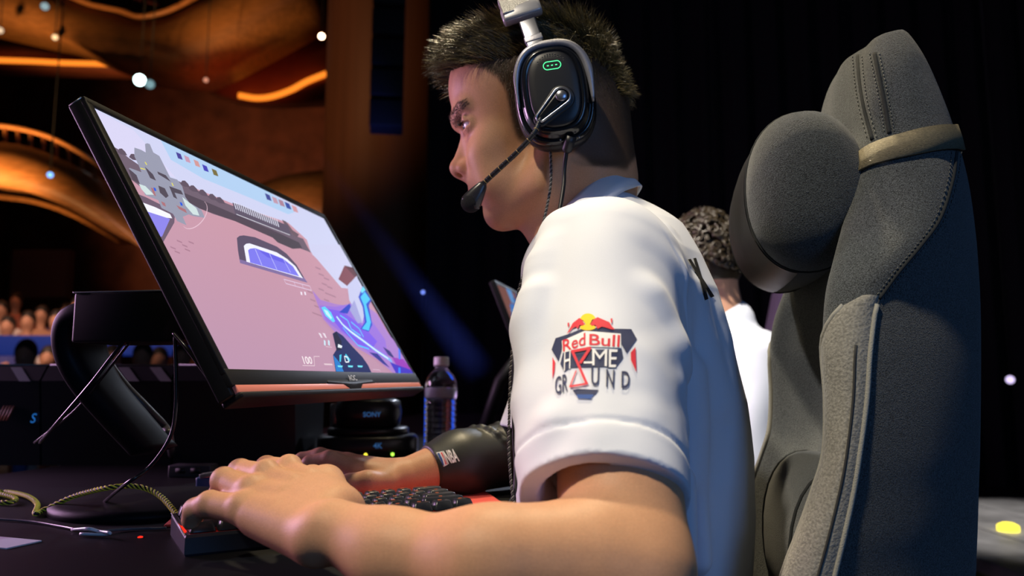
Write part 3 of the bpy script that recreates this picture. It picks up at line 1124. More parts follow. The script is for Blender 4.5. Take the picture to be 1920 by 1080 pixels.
# --- hair: short tapered strands standing on the scalp
tri = np.concatenate([BQ[:, [0, 1, 2]], BQ[:, [0, 2, 3]]])
tri = tri[HEADZ[tri[:, 0]]]
ta, tb, tc = BV[tri[:, 0]], BV[tri[:, 1]], BV[tri[:, 2]]
tn = np.cross(tb - ta, tc - ta)
tarea = np.linalg.norm(tn, axis=1) / 2
tn = tn / (2 * tarea[:, None] + 1e-12)
tcen = (ta + tb + tc) / 3
tl = (tcen - HP0) @ HL
tx, ty = project(tcen + (np.abs(tl) - tl)[:, None] * HL)
LONG = [(830, 152), (845, 133), (872, 123), (905, 120), (938, 112), (985, 104), (1060, 100), (1105, 108), (1140, 135), (1162, 178), (1260, 200), (1260, -220), (770, -220)]
in_s = inpoly(tx, ty, SCALP)
in_l = inpoly(tx, ty, LONG)


def strands(idx, length, dirfn, radius, nseg, jitter, curl):
    c = rng.dirichlet((1, 1, 1), len(idx))
    root = ta[idx] * c[:, :1] + tb[idx] * c[:, 1:2] + tc[idx] * c[:, 2:]
    nrm = tn[idx]
    d0, d1 = dirfn(root, nrm, tx[idx], ty[idx])
    d0 = d0 + rng.normal(0, jitter, d0.shape)
    d1 = d1 + rng.normal(0, jitter * 1.4, d1.shape)
    d0 /= np.linalg.norm(d0, axis=1)[:, None]
    d1 /= np.linalg.norm(d1, axis=1)[:, None]
    L = length(root, tx[idx], ty[idx]) * rng.uniform(0.65, 1.12, len(idx))
    side = np.cross(d0, rng.normal(0, 1, d0.shape))
    side /= np.linalg.norm(side, axis=1)[:, None] + 1e-9
    th = np.cross(d0, side)
    pts = [root - nrm * 0.001]
    for i in range(1, nseg + 1):
        t = i / nseg
        dd = d0 * (1 - t) + d1 * t
        dd /= np.linalg.norm(dd, axis=1)[:, None]
        pts.append(pts[-1] + dd * (L / nseg)[:, None])
    rr = [radius * (1 - 0.85 * (i / nseg) ** 1.5) for i in range(nseg + 1)]
    V = []
    for p_, r_ in zip(pts, rr):
        for a in (0, 2.094, 4.189):
            V.append(p_ + (side * math.cos(a) + th * math.sin(a)) * r_)
    V = np.stack(V, 1)                      # strand, ring*3, 3
    nv = V.shape[1]
    base = np.arange(len(idx))[:, None] * nv
    q = []
    for i in range(nseg):
        for a in range(3):
            b = (a + 1) % 3
            q.append(base + np.array([[i * 3 + a, i * 3 + b, i * 3 + 3 + b, i * 3 + 3 + a]]))
    return V.reshape(-1, 3), np.concatenate(q)


def pick(mask, n):
    w = tarea * mask
    return rng.choice(len(w), n, p=w / w.sum())


def dir_top(root, n, x, y):
    front = np.clip((960 - x) / 110, 0, 1)[:, None]
    back = np.clip((x - 1060) / 90, 0, 1)[:, None]
    d0 = n * 0.75 + HF * (0.55 + 0.45 * front) + ZUP * (0.35 + 0.1 * front) - HF * back * 0.75
    d1 = n * 0.35 + HF * (0.9 + 0.3 * front) + ZUP * (0.05 - 0.55 * front) - HF * back * 0.95 - ZUP * back * 0.3
    return d0, d1


def len_top(root, x, y):
    front = np.clip((960 - x) / 100, 0, 1)
    top = np.clip((118 - y) / 60, 0, 1)
    return 0.017 + 0.022 * front + 0.016 * top


def dir_side(root, n, x, y):
    return n * 0.8 - ZUP * 0.55 + HF * 0.1, n * 0.25 - ZUP * 0.9 + HF * 0.1


def len_side(root, x, y):
    e = np.clip((260 - y) / 150, 0.12, 1)
    return 0.0022 + 0.0055 * e


# clumps: strands lean together in tufts
def clumped(dirfn, amt):
    def f(root, n, x, y):
        d0, d1 = dirfn(root, n, x, y)
        c = np.floor(root / 0.011)
        h = np.stack([np.sin(c @ np.array([12.9, 78.2, 37.7]) + k * 2.1) for k in range(3)], 1)
        return d0 + h * amt * 0.6, d1 + h * amt
    return f


hv = MB()
v, q = strands(pick(in_l, 17000), len_top, clumped(dir_top, 0.34), 0.00042, 4, 0.16, 0)
hv.add(v, q)
v, q = strands(pick(in_s & ~in_l, 26000), len_side, dir_side, 0.00014, 2, 0.16, 0)
hv.add(v, q)
hair_m = mat('dark_brown_hair', (0.06, 0.04, 0.016), 0.32, spec=0.75, vcol=True)
hme = hv.mesh('hair')
nv1, nv2 = 15, 9                                        # vertices per long and per short strand
k1 = 17000
br = np.concatenate([np.repeat(rng.lognormal(-0.25, 0.75, k1), nv1), np.repeat(rng.lognormal(-0.5, 0.4, 26000), nv2)])
tint = np.concatenate([np.repeat(rng.uniform(0, 1, k1), nv1), np.repeat(rng.uniform(0, 0.4, 26000), nv2)])
hcol = (np.array([0.060, 0.043, 0.016])[None] * (1 - tint[:, None]) + np.array([0.13, 0.098, 0.030])[None] * tint[:, None]) * np.clip(br, 0.15, 3.0)[:, None]
color_attr(hme, hcol)
hair_o = put('hair', hme, hair_m, person)
tag(hair_o, 'short dark brown hair, faded at the sides and swept forward on top', kind='stuff')

# eyebrows: hairs lie along the skin, swept back
def brow_dir(r, n, x, y):
    t = np.tile(ZUP * 0.45 - HF * 0.75, (len(n), 1)) + HL * 0.25 * np.sign(n @ HL)[:, None]
    t = t - n * np.sum(t * n, 1)[:, None]
    t /= np.linalg.norm(t, axis=1)[:, None]
    return t + n * 0.45, t + n * 0.05 - ZUP * 0.15


for s in (1, -1):
    brow = inpoly(tx, ty, [(843, 228), (845, 214), (857, 196), (873, 185), (890, 186), (893, 190), (884, 195), (869, 202), (861, 217), (859, 232), (852, 239)])
    brow = brow & ((tl * s) > 0.002) & (np.abs(tl) < 0.05)
    if brow.sum() == 0:
        continue
    v, q = strands(pick(brow, 900), lambda r, x, y: np.full(len(r), 0.0075),
                   brow_dir, 0.00022, 3, 0.12, 0)
    put('eyebrow', MB().add(v, q).mesh('eyebrow'), mat('eyebrow_hair', (0.018, 0.012, 0.010), 0.5), person)
# eyelashes
for s, e in zip((1, -1), EYES):
    lm = MB()
    for t in np.linspace(-0.2, 1.0, 26):
        g = unit(hf * math.cos(t * 0.9) + HL * s * math.sin(t * 0.9))
        a = e + g * 0.0132 + hu * 0.0035
        lm.tube([a, a + g * 0.0035 + hu * 0.0005, a + g * 0.006 + hu * 0.003], [0.0002, 0.00017, 0.00005], 3)
    put('eyelashes', lm.mesh('eyelashes'), MATS['eyebrow_hair'], person)['kind'] = 'stuff'

# ----------------------------------------------------------------- jersey
shirt = []
T = torso_rows(0.0)
shirt.append(('u', 0.0, s_loft(T, HF, HL, 2.25)))
shirt.append(('u', 0.05, s_ell(H(1132, 505), (0.09, 0.165, 0.052), RF)))
HEM_C = P(1133, 940, 0.580)
AX_N = unit(HEM_C - SH_N)
SL_TOP = P(1128, 505, 0.748)
shirt.append(('u', 0.045, s_cone(SL_TOP, HEM_C + AX_N * 0.05, 0.072, 0.0610)))
HEM_F = P(1006, 826, 1.10)
AX_F = unit(HEM_F - SH_F)
shirt.append(('u', 0.05, s_cone(SH_F, HEM_F + AX_F * 0.05, 0.062, 0.056)))
# folds and drapes
folds = [((1010, 500, .700), (992, 620, .665), .012), ((992, 620, .665), (985, 760, .63), .010), ((1036, 470, .705), (1012, 660, .645), .008),
         ((1240, 520, .735), (1272, 700, .70), .012), ((1262, 560, .76), (1290, 900, .74), .012), ((1180, 470, .70), (1260, 520, .72), .010),
         ((1330, 640, .83), (1345, 900, .80), .012), ((1295, 700, .76), (1310, 1050, .75), .012),
         ((1150, 410, .80), (1235, 440, .80), .009), ((1030, 840, .585), (1120, 800, .575), .007), ((1120, 800, .575), (1240, 850, .60), .007),
         ((1235, 650, .66), (1262, 800, .62), .010), ((1215, 560, .655), (1268, 690, .66), .011), ((1200, 690, .605), (1262, 655, .645), .008), ((1190, 740, .590), (1258, 720, .625), .008),
         ((1005, 560, .665), (1000, 860, .588), .009), ((1050, 430, .735), (1020, 520, .695), .010), ((1095, 395, .790), (1180, 400, .80), .008), ((1320, 600, .82), (1372, 980, .82), .011), ((1290, 560, .78), (1330, 760, .79), .011), ((1275, 900, .70), (1290, 1080, .70), .014),
         ((1040, 800, .572), (1020, 880, .572), .006), ((1200, 790, .573), (1225, 880, .575), .006), ((1120, 830, .556), (1140, 880, .556), .005)]
for a, b, r in folds:
    shirt.append(('u', 0.022, s_cone(P(*a), P(*b), r, r * 0.7)))
# sleeve ends and openings
shirt_near_cut = s_plane(HEM_C, AX_N)


def local_cut(p0, ax, rad):
    p0 = np.asarray(p0)

    def f(p):
        q = p - p0
        h = q @ ax
        r = np.linalg.norm(q - h[:, None] * ax, axis=1)
        return np.maximum(-h, np.maximum(r - rad, h - 0.14))
    return f, p0 - 0.2, p0 + 0.2


shirt.append(('s', 0.0, local_cut(HEM_C, AX_N, 0.10)))
shirt.append(('s', 0.0, local_cut(HEM_F, AX_F, 0.10)))
shirt.append(('s', 0.002, s_cone(HEM_C - AX_N * 0.10, HEM_C + AX_N * 0.05, 0.030, 0.0580)))
shirt.append(('s', 0.002, s_cone(HEM_F - AX_F * 0.10, HEM_F + AX_F * 0.05, 0.030, 0.053)))


def hem_line(p):
    h = (p - HEM_C) @ AX_N
    r = np.linalg.norm((p - HEM_C) - h[:, None] * AX_N, axis=1)
    return np.where(r < 0.12, 0.0016 * np.exp(-((h + 0.027) / 0.0022) ** 2) - 0.0006 * (h > -0.026), 0.0)


def wrinkle(p):
    a = np.sin(p[:, 0] * 62 + np.sin(p[:, 2] * 21) * 1.5 + p[:, 1] * 40) * np.sin(p[:, 2] * 15 + p[:, 1] * 22)
    b = np.sin(p[:, 0] * 33 - p[:, 2] * 26 + 1.3) * np.sin(p[:, 1] * 37 + p[:, 2] * 12)
    return 0.0013 * a + 0.0013 * b


shirt.append(('a', 0.0, (hem_line, np.full(3, -9.0), np.full(3, 9.0))))
shirt.append(('a', 0.0, (wrinkle, np.full(3, -9.0), np.full(3, 9.0))))
# neck opening
shirt.append(('s', 0.006, s_cone(H(1110, 330), H(1075, 415), 0.061, 0.058)))
SV, SQ = sdf_mesh(shirt, (-0.08, 0.48, 0.44), (0.36, 1.25, 1.16), 0.0024)
white_m = mat('white_jersey', (0.67, 0.70, 0.79), 0.75, bump=0.10, scale=1400, sheen=0.15)
shirt_o = put('jersey', np_mesh('jersey', SV, [SQ]), white_m, person)
shirt_o['label'] = 'white short-sleeved jersey with printed sleeve emblem'
SBVH = bvh_of(SV, SQ)

# collar: a folded band around the neck
cb, cf = H(1158, 318), H(1002, 470)
cc, ca = (cb + cf) / 2, (cb - cf) / 2
clen = np.linalg.norm(ca)
cax = ca / clen
cn = unit(np.cross(cax, -HL))
if cn[2] < 0:
    cn = -cn
rings = []
for t in np.linspace(-math.pi * 0.985, math.pi * 0.985, 72):
    rad = cax * math.cos(t) * clen + HL * math.sin(t) * 0.0635
    ro = unit(cax * math.cos(t) * 0.8 + HL * math.sin(t))
    top = cc + rad
    dn = unit(-ZUP * 0.95 + ro * 0.42 - cn * 0.25)
    wob = 0.0015 * math.sin(t * 9)
    front = max(0.0, -math.cos(t)) ** 2
    leaf = 0.040 + 0.014 * front
    sec = [top - ro * 0.006 + dn * 0.045 - ro * 0.006, top - ro * 0.004, top + cn * 0.002, top + ro * 0.005 + dn * 0.004,
           top + ro * (0.010 + wob) + dn * leaf * 0.6, top + ro * (0.013 + wob) + dn * leaf, top + ro * (0.010 + wob) + dn * (leaf - 0.001),
           top + ro * 0.0055 + dn * leaf * 0.5, top + ro * 0.001 + dn * 0.012, top - ro * 0.0025 + dn * 0.03, top - ro * 0.008 + dn * 0.046]
    rings.append(sec)
collar = put('collar', MB().rings(rings).mesh('collar'), white_m, shirt_o)

# placket with buttons down the chest is only seen edge-on: a raised strip
pl = []
for (x, y) in ((1000, 492), (990, 530), (982, 570), (979, 620)):
    c = H(x, y)
    pl.append(c + HF * 0.004)
pl = catmull(pl, 6)
rings = []
for c in pl:
    rings.append([c + HL * 0.016, c + HL * 0.014 + HF * 0.004, c - HL * 0.014 + HF * 0.004, c - HL * 0.016, c - HF * 0.006])
put('placket', MB().rings(rings).mesh('placket'), white_m, shirt_o)

# black compression sleeve on the far forearm
cs = []
CS0 = P(806, 886, 1.035)
cs.append(('u', 0.0, s_cone(EL_F, P(860, 868, 1.06), 0.0455, 0.0405)))
cs.append(('u', 0.02, s_cone(P(860, 868, 1.06), WR_F, 0.0405, 0.0275)))
cs.append(('u', 0.02, s_cone(EL_F, SH_F * 0.4 + EL_F * 0.6, 0.0455, 0.050)))
for t0 in (0.2, 0.5):
    c = EL_F + (P(860, 868, 1.06) - EL_F) * t0
    ax = unit(P(860, 868, 1.06) - EL_F)
    u = unit(np.cross(ax, ZUP))
    w = np.cross(u, ax)
    for k in range(7):
        a0, a1 = 0.3 + k * 0.3, 0.6 + k * 0.3
        rr = 0.0445
        cs.append(('u', 0.007, s_cone(c + (u * math.cos(a0) * -1 + w * math.sin(a0)) * rr + ax * a0 * 0.02, c + (u * math.cos(a1) * -1 + w * math.sin(a1)) * rr + ax * a1 * 0.02, 0.0022, 0.0022)))
axw = unit(WR_F - P(860, 868, 1.06))
cs.append(('i', 0.002, s_plane(CS0, axw)))
cv, cq = sdf_mesh(cs, (-0.16, 0.94, 0.68), (0.16, 1.26, 1.0), 0.0025)
sleeve_o = put('arm_sleeve', np_mesh('arm_sleeve', cv, [cq]), mat('black_spandex', (0.020, 0.023, 0.020), 0.42, bump=0.1, scale=900), person)
sleeve_o['label'] = 'black compression sleeve on the forearm'
CBVH = bvh_of(cv, cq)

# dark trousers on the seat, under the desk
tr = []
hipc = H(1190, 1400)
for s in (1, -1):
    hip = np.array([0.17, 0.92, 0.50]) + HL * s * 0.09
    knee = hip + HF * 0.43 + ZUP * 0.01
    ankle = knee - ZUP * 0.42 + HF * 0.03
    tr.append(('u', 0.03, s_cone(hip, knee, 0.085, 0.060)))
    tr.append(('u', 0.02, s_cone(knee, ankle, 0.060, 0.045)))
    tr.append(('u', 0.02, s_cone(ankle - ZUP * 0.01, ankle + HF * 0.15 - ZUP * 0.04, 0.042, 0.036)))
tv, tq = sdf_mesh(tr, (-0.5, 0.6, -0.05), (0.33, 1.3, 0.62), 0.007)
put('trousers', np_mesh('trousers', tv, [tq]), mat('black_trousers', (0.012, 0.012, 0.014), 0.8), person)


# ----------------------------------------------------------------- prints laid on the cloth
def decal(name, polys, bvh, m, parent, lift=0.0007, maxlen=0.004 / HS, ymin=0.0):
    """polys: list of (verts in picture px, tris); laid on the cloth along the line of sight, so it sits on the fabric itself"""
    mb = MB()
    for v, t in polys:
        v, t = refine2d(v, t, maxlen)
        out = []
        ok = []
        for p_ in v:
            d = ray(p_[0], p_[1])
            dl = Vector(d / np.linalg.norm(d))
            h, nn, i, di = bvh.ray_cast(Vector(CAM), dl)
            ok.append(h is not None)
            out.append((np.array(h) + np.array(nn) * lift * (1 if nn.dot(dl) < 0 else -1)) if h is not None else np.zeros(3))
        ok = np.array(ok)
        t = t[ok[t].all(1)]
        w3 = np.array(out)
        if len(t):
            e3 = np.linalg.norm(w3[t] - w3[np.roll(t, 1, axis=1)], axis=2).max(1)
            t = t[(e3 < 0.03) & (w3[t][:, :, 1].min(1) > ymin)]
        if len(t):
            mb.add(np.array(out), t=t)
    if not mb.v:
        return None
    return put(name, mb.mesh(name), m, parent)


def place_text(s, quad, bold=0.0, shear=0.0):
    """text fitted to a picture quad (tl, tr, br, bl)"""
    v, t = text_mesh(s, 1.0, bold=bold, shear=shear)
    lo, hi = v.min(0), v.max(0)
    u = (v - lo) / (hi - lo)
    tl, tr_, br, bl = [np.array(q_, float) for q_ in quad]
    a = u[:, :1]
    b = u[:, 1:2]
    w = (1 - b) * ((1 - a) * bl + a * br) + b * ((1 - a) * tl + a * tr_)
    return w, t
# ================================================================= headset
CUPT = math.radians(7)
cf_ = HF * math.cos(CUPT) - ZUP * math.sin(CUPT)
cu_ = ZUP * math.cos(CUPT) + HF * math.sin(CUPT)
CUP = P(1040, 175, 0.842)
headset = empty('headset', CUP)
tag(headset, 'black and silver gaming headset with a boom microphone worn by the player', 'headset')
blackgloss = mat('headset_black', (0.006, 0.007, 0.010), 0.22, coat=0.3)
blackmatte = mat('headset_matte', (0.010, 0.011, 0.015), 0.42)
padm = mat('headset_leather', (0.008, 0.008, 0.010), 0.38, bump=0.1, scale=700)
silver = mat('brushed_silver', (0.36, 0.37, 0.42), 0.28, metal=0.9)
greysil = mat('grey_silver', (0.30, 0.30, 0.34), 0.40, metal=0.6, bump=0.1, scale=900)


def cup_loft(layers, n=2.7, seg=56, mirror=1, c=None):
    """layers: (outward, half width, half height)"""
    c = CUP if c is None else c
    rings = []
    for (o, w, h) in layers:
        l = superloop(w, h, n, seg)
        rings.append(c + np.outer(l[:, 0], cf_) + np.outer(l[:, 1], cu_) + HL * o * mirror)
    return MB().rings(rings)


for side in (1, -1):
    c = CUP if side == 1 else CUP - HL * (2 * ((CUP - HP0) @ HL))
    kw = dict(mirror=side, c=c)
    put('ear_pad', cup_loft([(-0.032, 0.030, 0.044), (-0.032, 0.041, 0.056), (-0.028, 0.0455, 0.0605), (-0.018, 0.0465, 0.0615), (-0.012, 0.044, 0.059), (-0.008, 0.040, 0.05)], **kw).mesh('ear_pad'), padm, headset)
    put('ear_cup', cup_loft([(-0.012, 0.043, 0.058), (-0.006, 0.0452, 0.0602), (-0.001, 0.0450, 0.0600), (0.002, 0.0432, 0.0582), (0.003, 0.0405, 0.0555), (0.0015, 0.0395, 0.0545),
                           (0.002, 0.0388, 0.0538), (0.008, 0.0375, 0.0525), (0.0120, 0.0340, 0.0490), (0.0130, 0.0310, 0.0462), (0.012, 0.030, 0.045)], **kw).mesh('ear_cup'), blackgloss, headset)
    pl_ = put('cup_plate', cup_loft([(0.0115, 0.0292, 0.0445), (0.0138, 0.0285, 0.0438), (0.0150, 0.0268, 0.042), (0.0158, 0.0200, 0.034), (0.0160, 0.010, 0.017), (0.0161, 0.001, 0.001)], **kw).mesh('cup_plate'), blackmatte, headset)
    # silver yoke
    th = np.linspace(math.radians(-12), math.radians(188), 46)
    path = []
    n_ = 2.7
    for a in th:
        cc_, ss_ = math.cos(a), math.sin(a)
        path.append(((0.0422) * np.sign(-cc_) * abs(cc_) ** (2 / n_), 0.0570 * np.sign(ss_) * abs(ss_) ** (2 / n_)))
    path = np.array(path)
    rings = []
    tg = np.gradient(path, axis=0)
    for i, (p_, t_) in enumerate(zip(path, tg)):
        t_ = t_ / np.linalg.norm(t_)
        nn = np.array([-t_[1], t_[0]])
        u_ = i / (len(path) - 1)
        w = 0.0046 * min(1, 0.25 + 6 * min(u_, 1 - u_)) * (1.15 - 0.45 * u_)
        sec = []
        for (a_, b_) in ((-1, 0), (-0.8, 1), (0.8, 1), (1, 0), (0.8, -1), (-0.8, -1)):
            q_ = p_ + nn * a_ * w
            sec.append(c + cf_ * q_[0] + cu_ * q_[1] + HL * side * (0.0060 + b_ * 0.0032))
        rings.append(sec)
    put('yoke', MB().rings(rings).mesh('yoke'), greysil, headset)

# details of the camera-side cup (local x forward, y up, z out)
RC = np.stack([cf_, cu_, HL], 1)


def L3(x, y, z):
    return CUP + cf_ * x + cu_ * y + HL * z


green = emat('green_led', (0.10, 1.0, 0.35), 1.6)
ring = [L3(*p_) for p_ in [(0.0085 * math.cos(a) * 1.0 + (0.0035 if math.cos(a) > 0 else -0.0035) - 0.002, 0.0042 * math.sin(a) + 0.0270, 0.0158) for a in np.linspace(0, 2 * math.pi, 28, endpoint=False)]]
ring = []
for a in np.linspace(0, 2 * math.pi, 32, endpoint=False):
    ca_, sa_ = math.cos(a), math.sin(a)
    ring.append(L3(-0.001 + (0.0052 if ca_ > 0 else -0.0052) + 0.0046 * ca_, 0.0268 + 0.0046 * sa_, 0.0160))
put('led_ring', MB().tube(ring, 0.0005, 6, closed=True).mesh('led_ring'), green, headset)
for dx in (-0.0047, 0, 0.0047):
    mb = MB().tube([L3(-0.001 + dx - 0.0011, 0.0268, 0.0160), L3(-0.001 + dx + 0.0011, 0.0268, 0.0160)], 0.0006, 6)
    put('led_dot', mb.mesh('led_dot'), green, headset)
mb = MB()
for i in range(11):
    for j in range(2):
        x = (i - 5) * 0.0029
        mb.ball(L3(x, 0.0385 - 0.00006 * (i - 5) ** 2 * 5 + j * 0.0022, 0.0152), 0.0008, 6, 4)
o = put('grille', mb.mesh('grille'), mat('grille_grey', (0.10, 0.10, 0.11), 0.4, metal=0.5), headset)
o['kind'] = 'stuff'
# microphone hub: teardrop silver frame, dark inlay, dial
HUBC = np.array([-0.0065, -0.0130])
tip = np.array([0.0190, -0.0335])


def teardrop(r0, r1, n=40):
    d = tip - HUBC
    ln = np.linalg.norm(d)
    d /= ln
    nn = np.array([-d[1], d[0]])
    pts = []
    for a in np.linspace(math.pi / 2, 1.5 * math.pi, n // 2):
        pts.append(HUBC + (d * math.cos(a) + nn * math.sin(a)) * r0)
    for a in np.linspace(-math.pi / 2, math.pi / 2, n // 2):
        pts.append(tip + (d * math.cos(a) + nn * math.sin(a)) * r1)
    return np.array(pts)


def prism(loops):
    return MB().rings([[L3(p_[0], p_[1], z) for p_ in lp] for lp, z in loops])


put('hub_base', prism([(teardrop(0.0150, 0.0085), 0.0135), (teardrop(0.0148, 0.0083), 0.0172), (teardrop(0.013, 0.007), 0.0176)]).mesh('hub_base'), blackmatte, headset)
put('hub_frame', prism([(teardrop(0.0112, 0.0060), 0.017), (teardrop(0.0112, 0.0060), 0.0225), (teardrop(0.0104, 0.0052), 0.0238), (teardrop(0.0088, 0.0038), 0.0236), (teardrop(0.0085, 0.0036), 0.0215)]).mesh('hub_frame'), silver, headset)
put('hub_inlay', prism([(teardrop(0.0088, 0.0040), 0.0205), (teardrop(0.0086, 0.0038), 0.0226), (teardrop(0.004, 0.001), 0.0227)]).mesh('hub_inlay'), blackgloss, headset)
put('hub_dial', MB().lathe(L3(HUBC[0], HUBC[1], 0.0215), [(0.0064, 0), (0.0064, 0.0030), (0.0056, 0.0040), (0.0008, 0.0041)], 28, RC).mesh('hub_dial'), silver, headset)
# boom and microphone
b0 = L3(tip[0], tip[1], 0.020)
BOOM = [b0, P(1000, 252, 0.822), P(968, 287, 0.832), P(940, 313, 0.842), P(915, 336, 0.852), P(905, 346, 0.856)]
bp = catmull(BOOM, 10)
boom = put('boom', MB().tube(bp, 0.0030, 10).mesh('boom'), blackmatte, headset)
gold = mat('boom_gold_mark', (0.35, 0.25, 0.08), 0.4, metal=0.6)
bt = np.gradient(bp, axis=0)
for i in range(4, len(bp) - 3, 3):
    t_ = unit(bt[i])
    put('boom_ring', MB().tube([bp[i] - t_ * 0.0004, bp[i] + t_ * 0.0004], 0.00318, 10).mesh('boom_ring'), gold if i % 2 else blackgloss, boom)
m0, m1, m2 = P(908, 343, 0.856), P(890, 369, 0.860), P(878, 387, 0.862)
ax = unit(m2 - m0)
Rm = frame(ax, HL)
mic = MB()
rr = []
for d_, w_, h_ in ((0.0, 0.0034, 0.0034), (0.003, 0.0055, 0.005), (0.012, 0.0085, 0.0068), (0.022, 0.0112, 0.0085), (0.028, 0.0118, 0.009), (0.030, 0.0108, 0.0085)):
    l = superloop(w_, h_, 2.6, 24)
    rr.append(m0 + ax * d_ + np.outer(l[:, 0], Rm[:, 1]) + np.outer(l[:, 1], Rm[:, 2]))
put('mic_housing', mic.rings(rr).mesh('mic_housing'), mat('mic_housing', (0.020, 0.019, 0.024), 0.30), headset)
put('mic_foam', MB().ball(m0 + ax * 0.0270, (0.0118, 0.0118, 0.0100), 22, 16, Rm).mesh('mic_foam'), mat('mic_foam', (0.006, 0.006, 0.008), 0.95, bump=0.6, scale=1500), headset)
# plug and cable
pg = L3(-0.010, -0.0580, 0.004)
pgd = unit(P(1057, 300, 0.845) - pg)
put('cable_plug', MB().tube([pg - pgd * 0.004, pg + pgd * 0.003, pg + pgd * 0.012, pg + pgd * 0.015], [0.0068, 0.0062, 0.0058, 0.0035], 12).mesh('cable_plug'), blackmatte, headset)
for dx in (-0.0105, 0.0105):
    put('screw', MB().ball(L3(-0.010 + dx, -0.0565, 0.0045), 0.0012, 8, 6).mesh('screw'), silver, headset)
bezier_cable('cable', [pg + pgd * 0.013, P(1058, 318, 0.845), P(1057, 345, 0.842), P(1051, 385, 0.832), P(1044, 415, 0.822), P(1035, 445, 0.820), P(1015, 480, 0.83), P(988, 540, 0.868), P(973, 600, 0.878), P(966, 660, 0.880), P(963, 740, 0.880),
                       P(964, 820, 0.878), P(967, 880, 0.872), P(964, 925, 0.862), P(948, 955, 0.850)], 0.0024, mat('cable_black', (0.010, 0.010, 0.012), 0.45), headset)
# slider, end block and headband
s0, s1 = L3(0.013, 0.053, 0.004), P(988, 38, 0.855)
sd = s1 - s0
Rs = frame(sd, HL)
put('slider', MB().box((s0 + s1) / 2, (np.linalg.norm(sd) / 2, 0.0098, 0.0022), Rs, 0.0015).mesh('slider'), silver, headset)
put('slider_joint', MB().box(s0 + sd * 0.35, (0.004, 0.0106, 0.0030), Rs, 0.001).mesh('slider_joint'), greysil, headset)
bandc = H(985, 40)
near = P(978, 24, 0.862)
hw = 0.0225
top_pt = H(955, -48)
far_pt = near - HL * (2 * ((near - HP0) @ HL))
bnd = catmull([near, near + (top_pt - H(978, 24)) * 0.55 - HL * 0.010, top_pt + HL * 0.035, top_pt + ZUP * 0.006, top_pt - HL * 0.035, far_pt + (top_pt - H(978, 24)) * 0.55 + HL * 0.010, far_pt], 8)
bt = np.gradient(bnd, axis=0)


def band(th0, th1, w, name, m):
    rings = []
    for p_, t_ in zip(bnd, bt):
        t_ = unit(t_)
        wx = unit(HF - t_ * (HF @ t_))
        nn = unit(np.cross(t_, wx))
        if nn @ (p_ - H(1000, 130)) < 0:
            nn = -nn
        rings.append([p_ + wx * w * a_ + nn * (th0 if b_ < 0 else th1) for a_, b_ in ((-1, -1), (1, -1), (1.0, 0.5), (0.85, 1), (-0.85, 1), (-1, 0.5))])
    return put(name, MB().rings(rings).mesh(name), m, headset)


band(0.001, 0.0055, 0.0225, 'headband', mat('headband_silver', (0.36, 0.35, 0.33), 0.36, metal=0.8, bump=0.3, scale=1200))
band(-0.010, 0.001, 0.0205, 'headband_pad', padm)
for p_, sg in ((near, 1), (far_pt, -1)):
    t_ = unit(s0 - s1) if sg == 1 else unit(s0 - s1 - 2 * HL * ((s0 - s1) @ HL))
    Rb = frame(t_, HL)
    put('band_end', MB().box(p_ - t_ * 0.001, (0.0105, 0.0240, 0.0062), Rb, 0.004).mesh('band_end'), mat('band_end_white', (0.36, 0.355, 0.37), 0.34, metal=0.25), headset)

# thin braided cord hanging from under the ear cup down the chest
cord_pts = [P(1031, 268, 0.868), P(1033, 310, 0.864), P(1032, 350, 0.858), P(1024, 395, 0.846), P(1014, 435, 0.838), P(1000, 472, 0.848), P(985, 508, 0.862), P(972, 548, 0.872), P(969, 590, 0.874), P(962, 640, 0.874), P(957, 700, 0.872), P(955, 770, 0.870),
            P(954, 840, 0.868), P(958, 900, 0.862), P(963, 945, 0.852)]
cp = catmull(cord_pts, 30)
cord = empty('earphone_cord', cord_pts[-1])
tag(cord, 'thin twisted grey cord hanging from under the ear cup down the jersey front', 'cord')
tgc = np.gradient(cp, axis=0)
for k, nm in enumerate(('strand', 'strand')):
    pp = []
    ln = np.concatenate([[0], np.cumsum(np.linalg.norm(np.diff(cp, axis=0), axis=1))])
    for p_, t_, l_ in zip(cp, tgc, ln):
        u_ = unit(np.cross(unit(t_), HF))
        w_ = np.cross(unit(t_), u_)
        a = l_ / 0.006 * 2 * math.pi + k * math.pi
        pp.append(p_ + (u_ * math.cos(a) + w_ * math.sin(a)) * 0.0009)
    put(nm, MB().tube(pp, 0.0010, 6).mesh(nm), mat('cord_dark', (0.025, 0.024, 0.022), 0.5) if k else mat('cord_light', (0.16, 0.15, 0.14), 0.5), cord)
# ================================================================= gaming chair
SF = np.array([-math.cos(SETUP_YAW), math.sin(SETUP_YAW), 0.0])
SL = np.array([-math.sin(SETUP_YAW), -math.cos(SETUP_YAW), 0.0])


def bl(p):
    q = np.asarray(p) - HP0
    return np.array([-(q @ SF), q @ SL, p[2]])


def unbl(b, l, z):
    return np.array([HP0[0], HP0[1], 0]) - SF * b + SL * l + ZUP * z


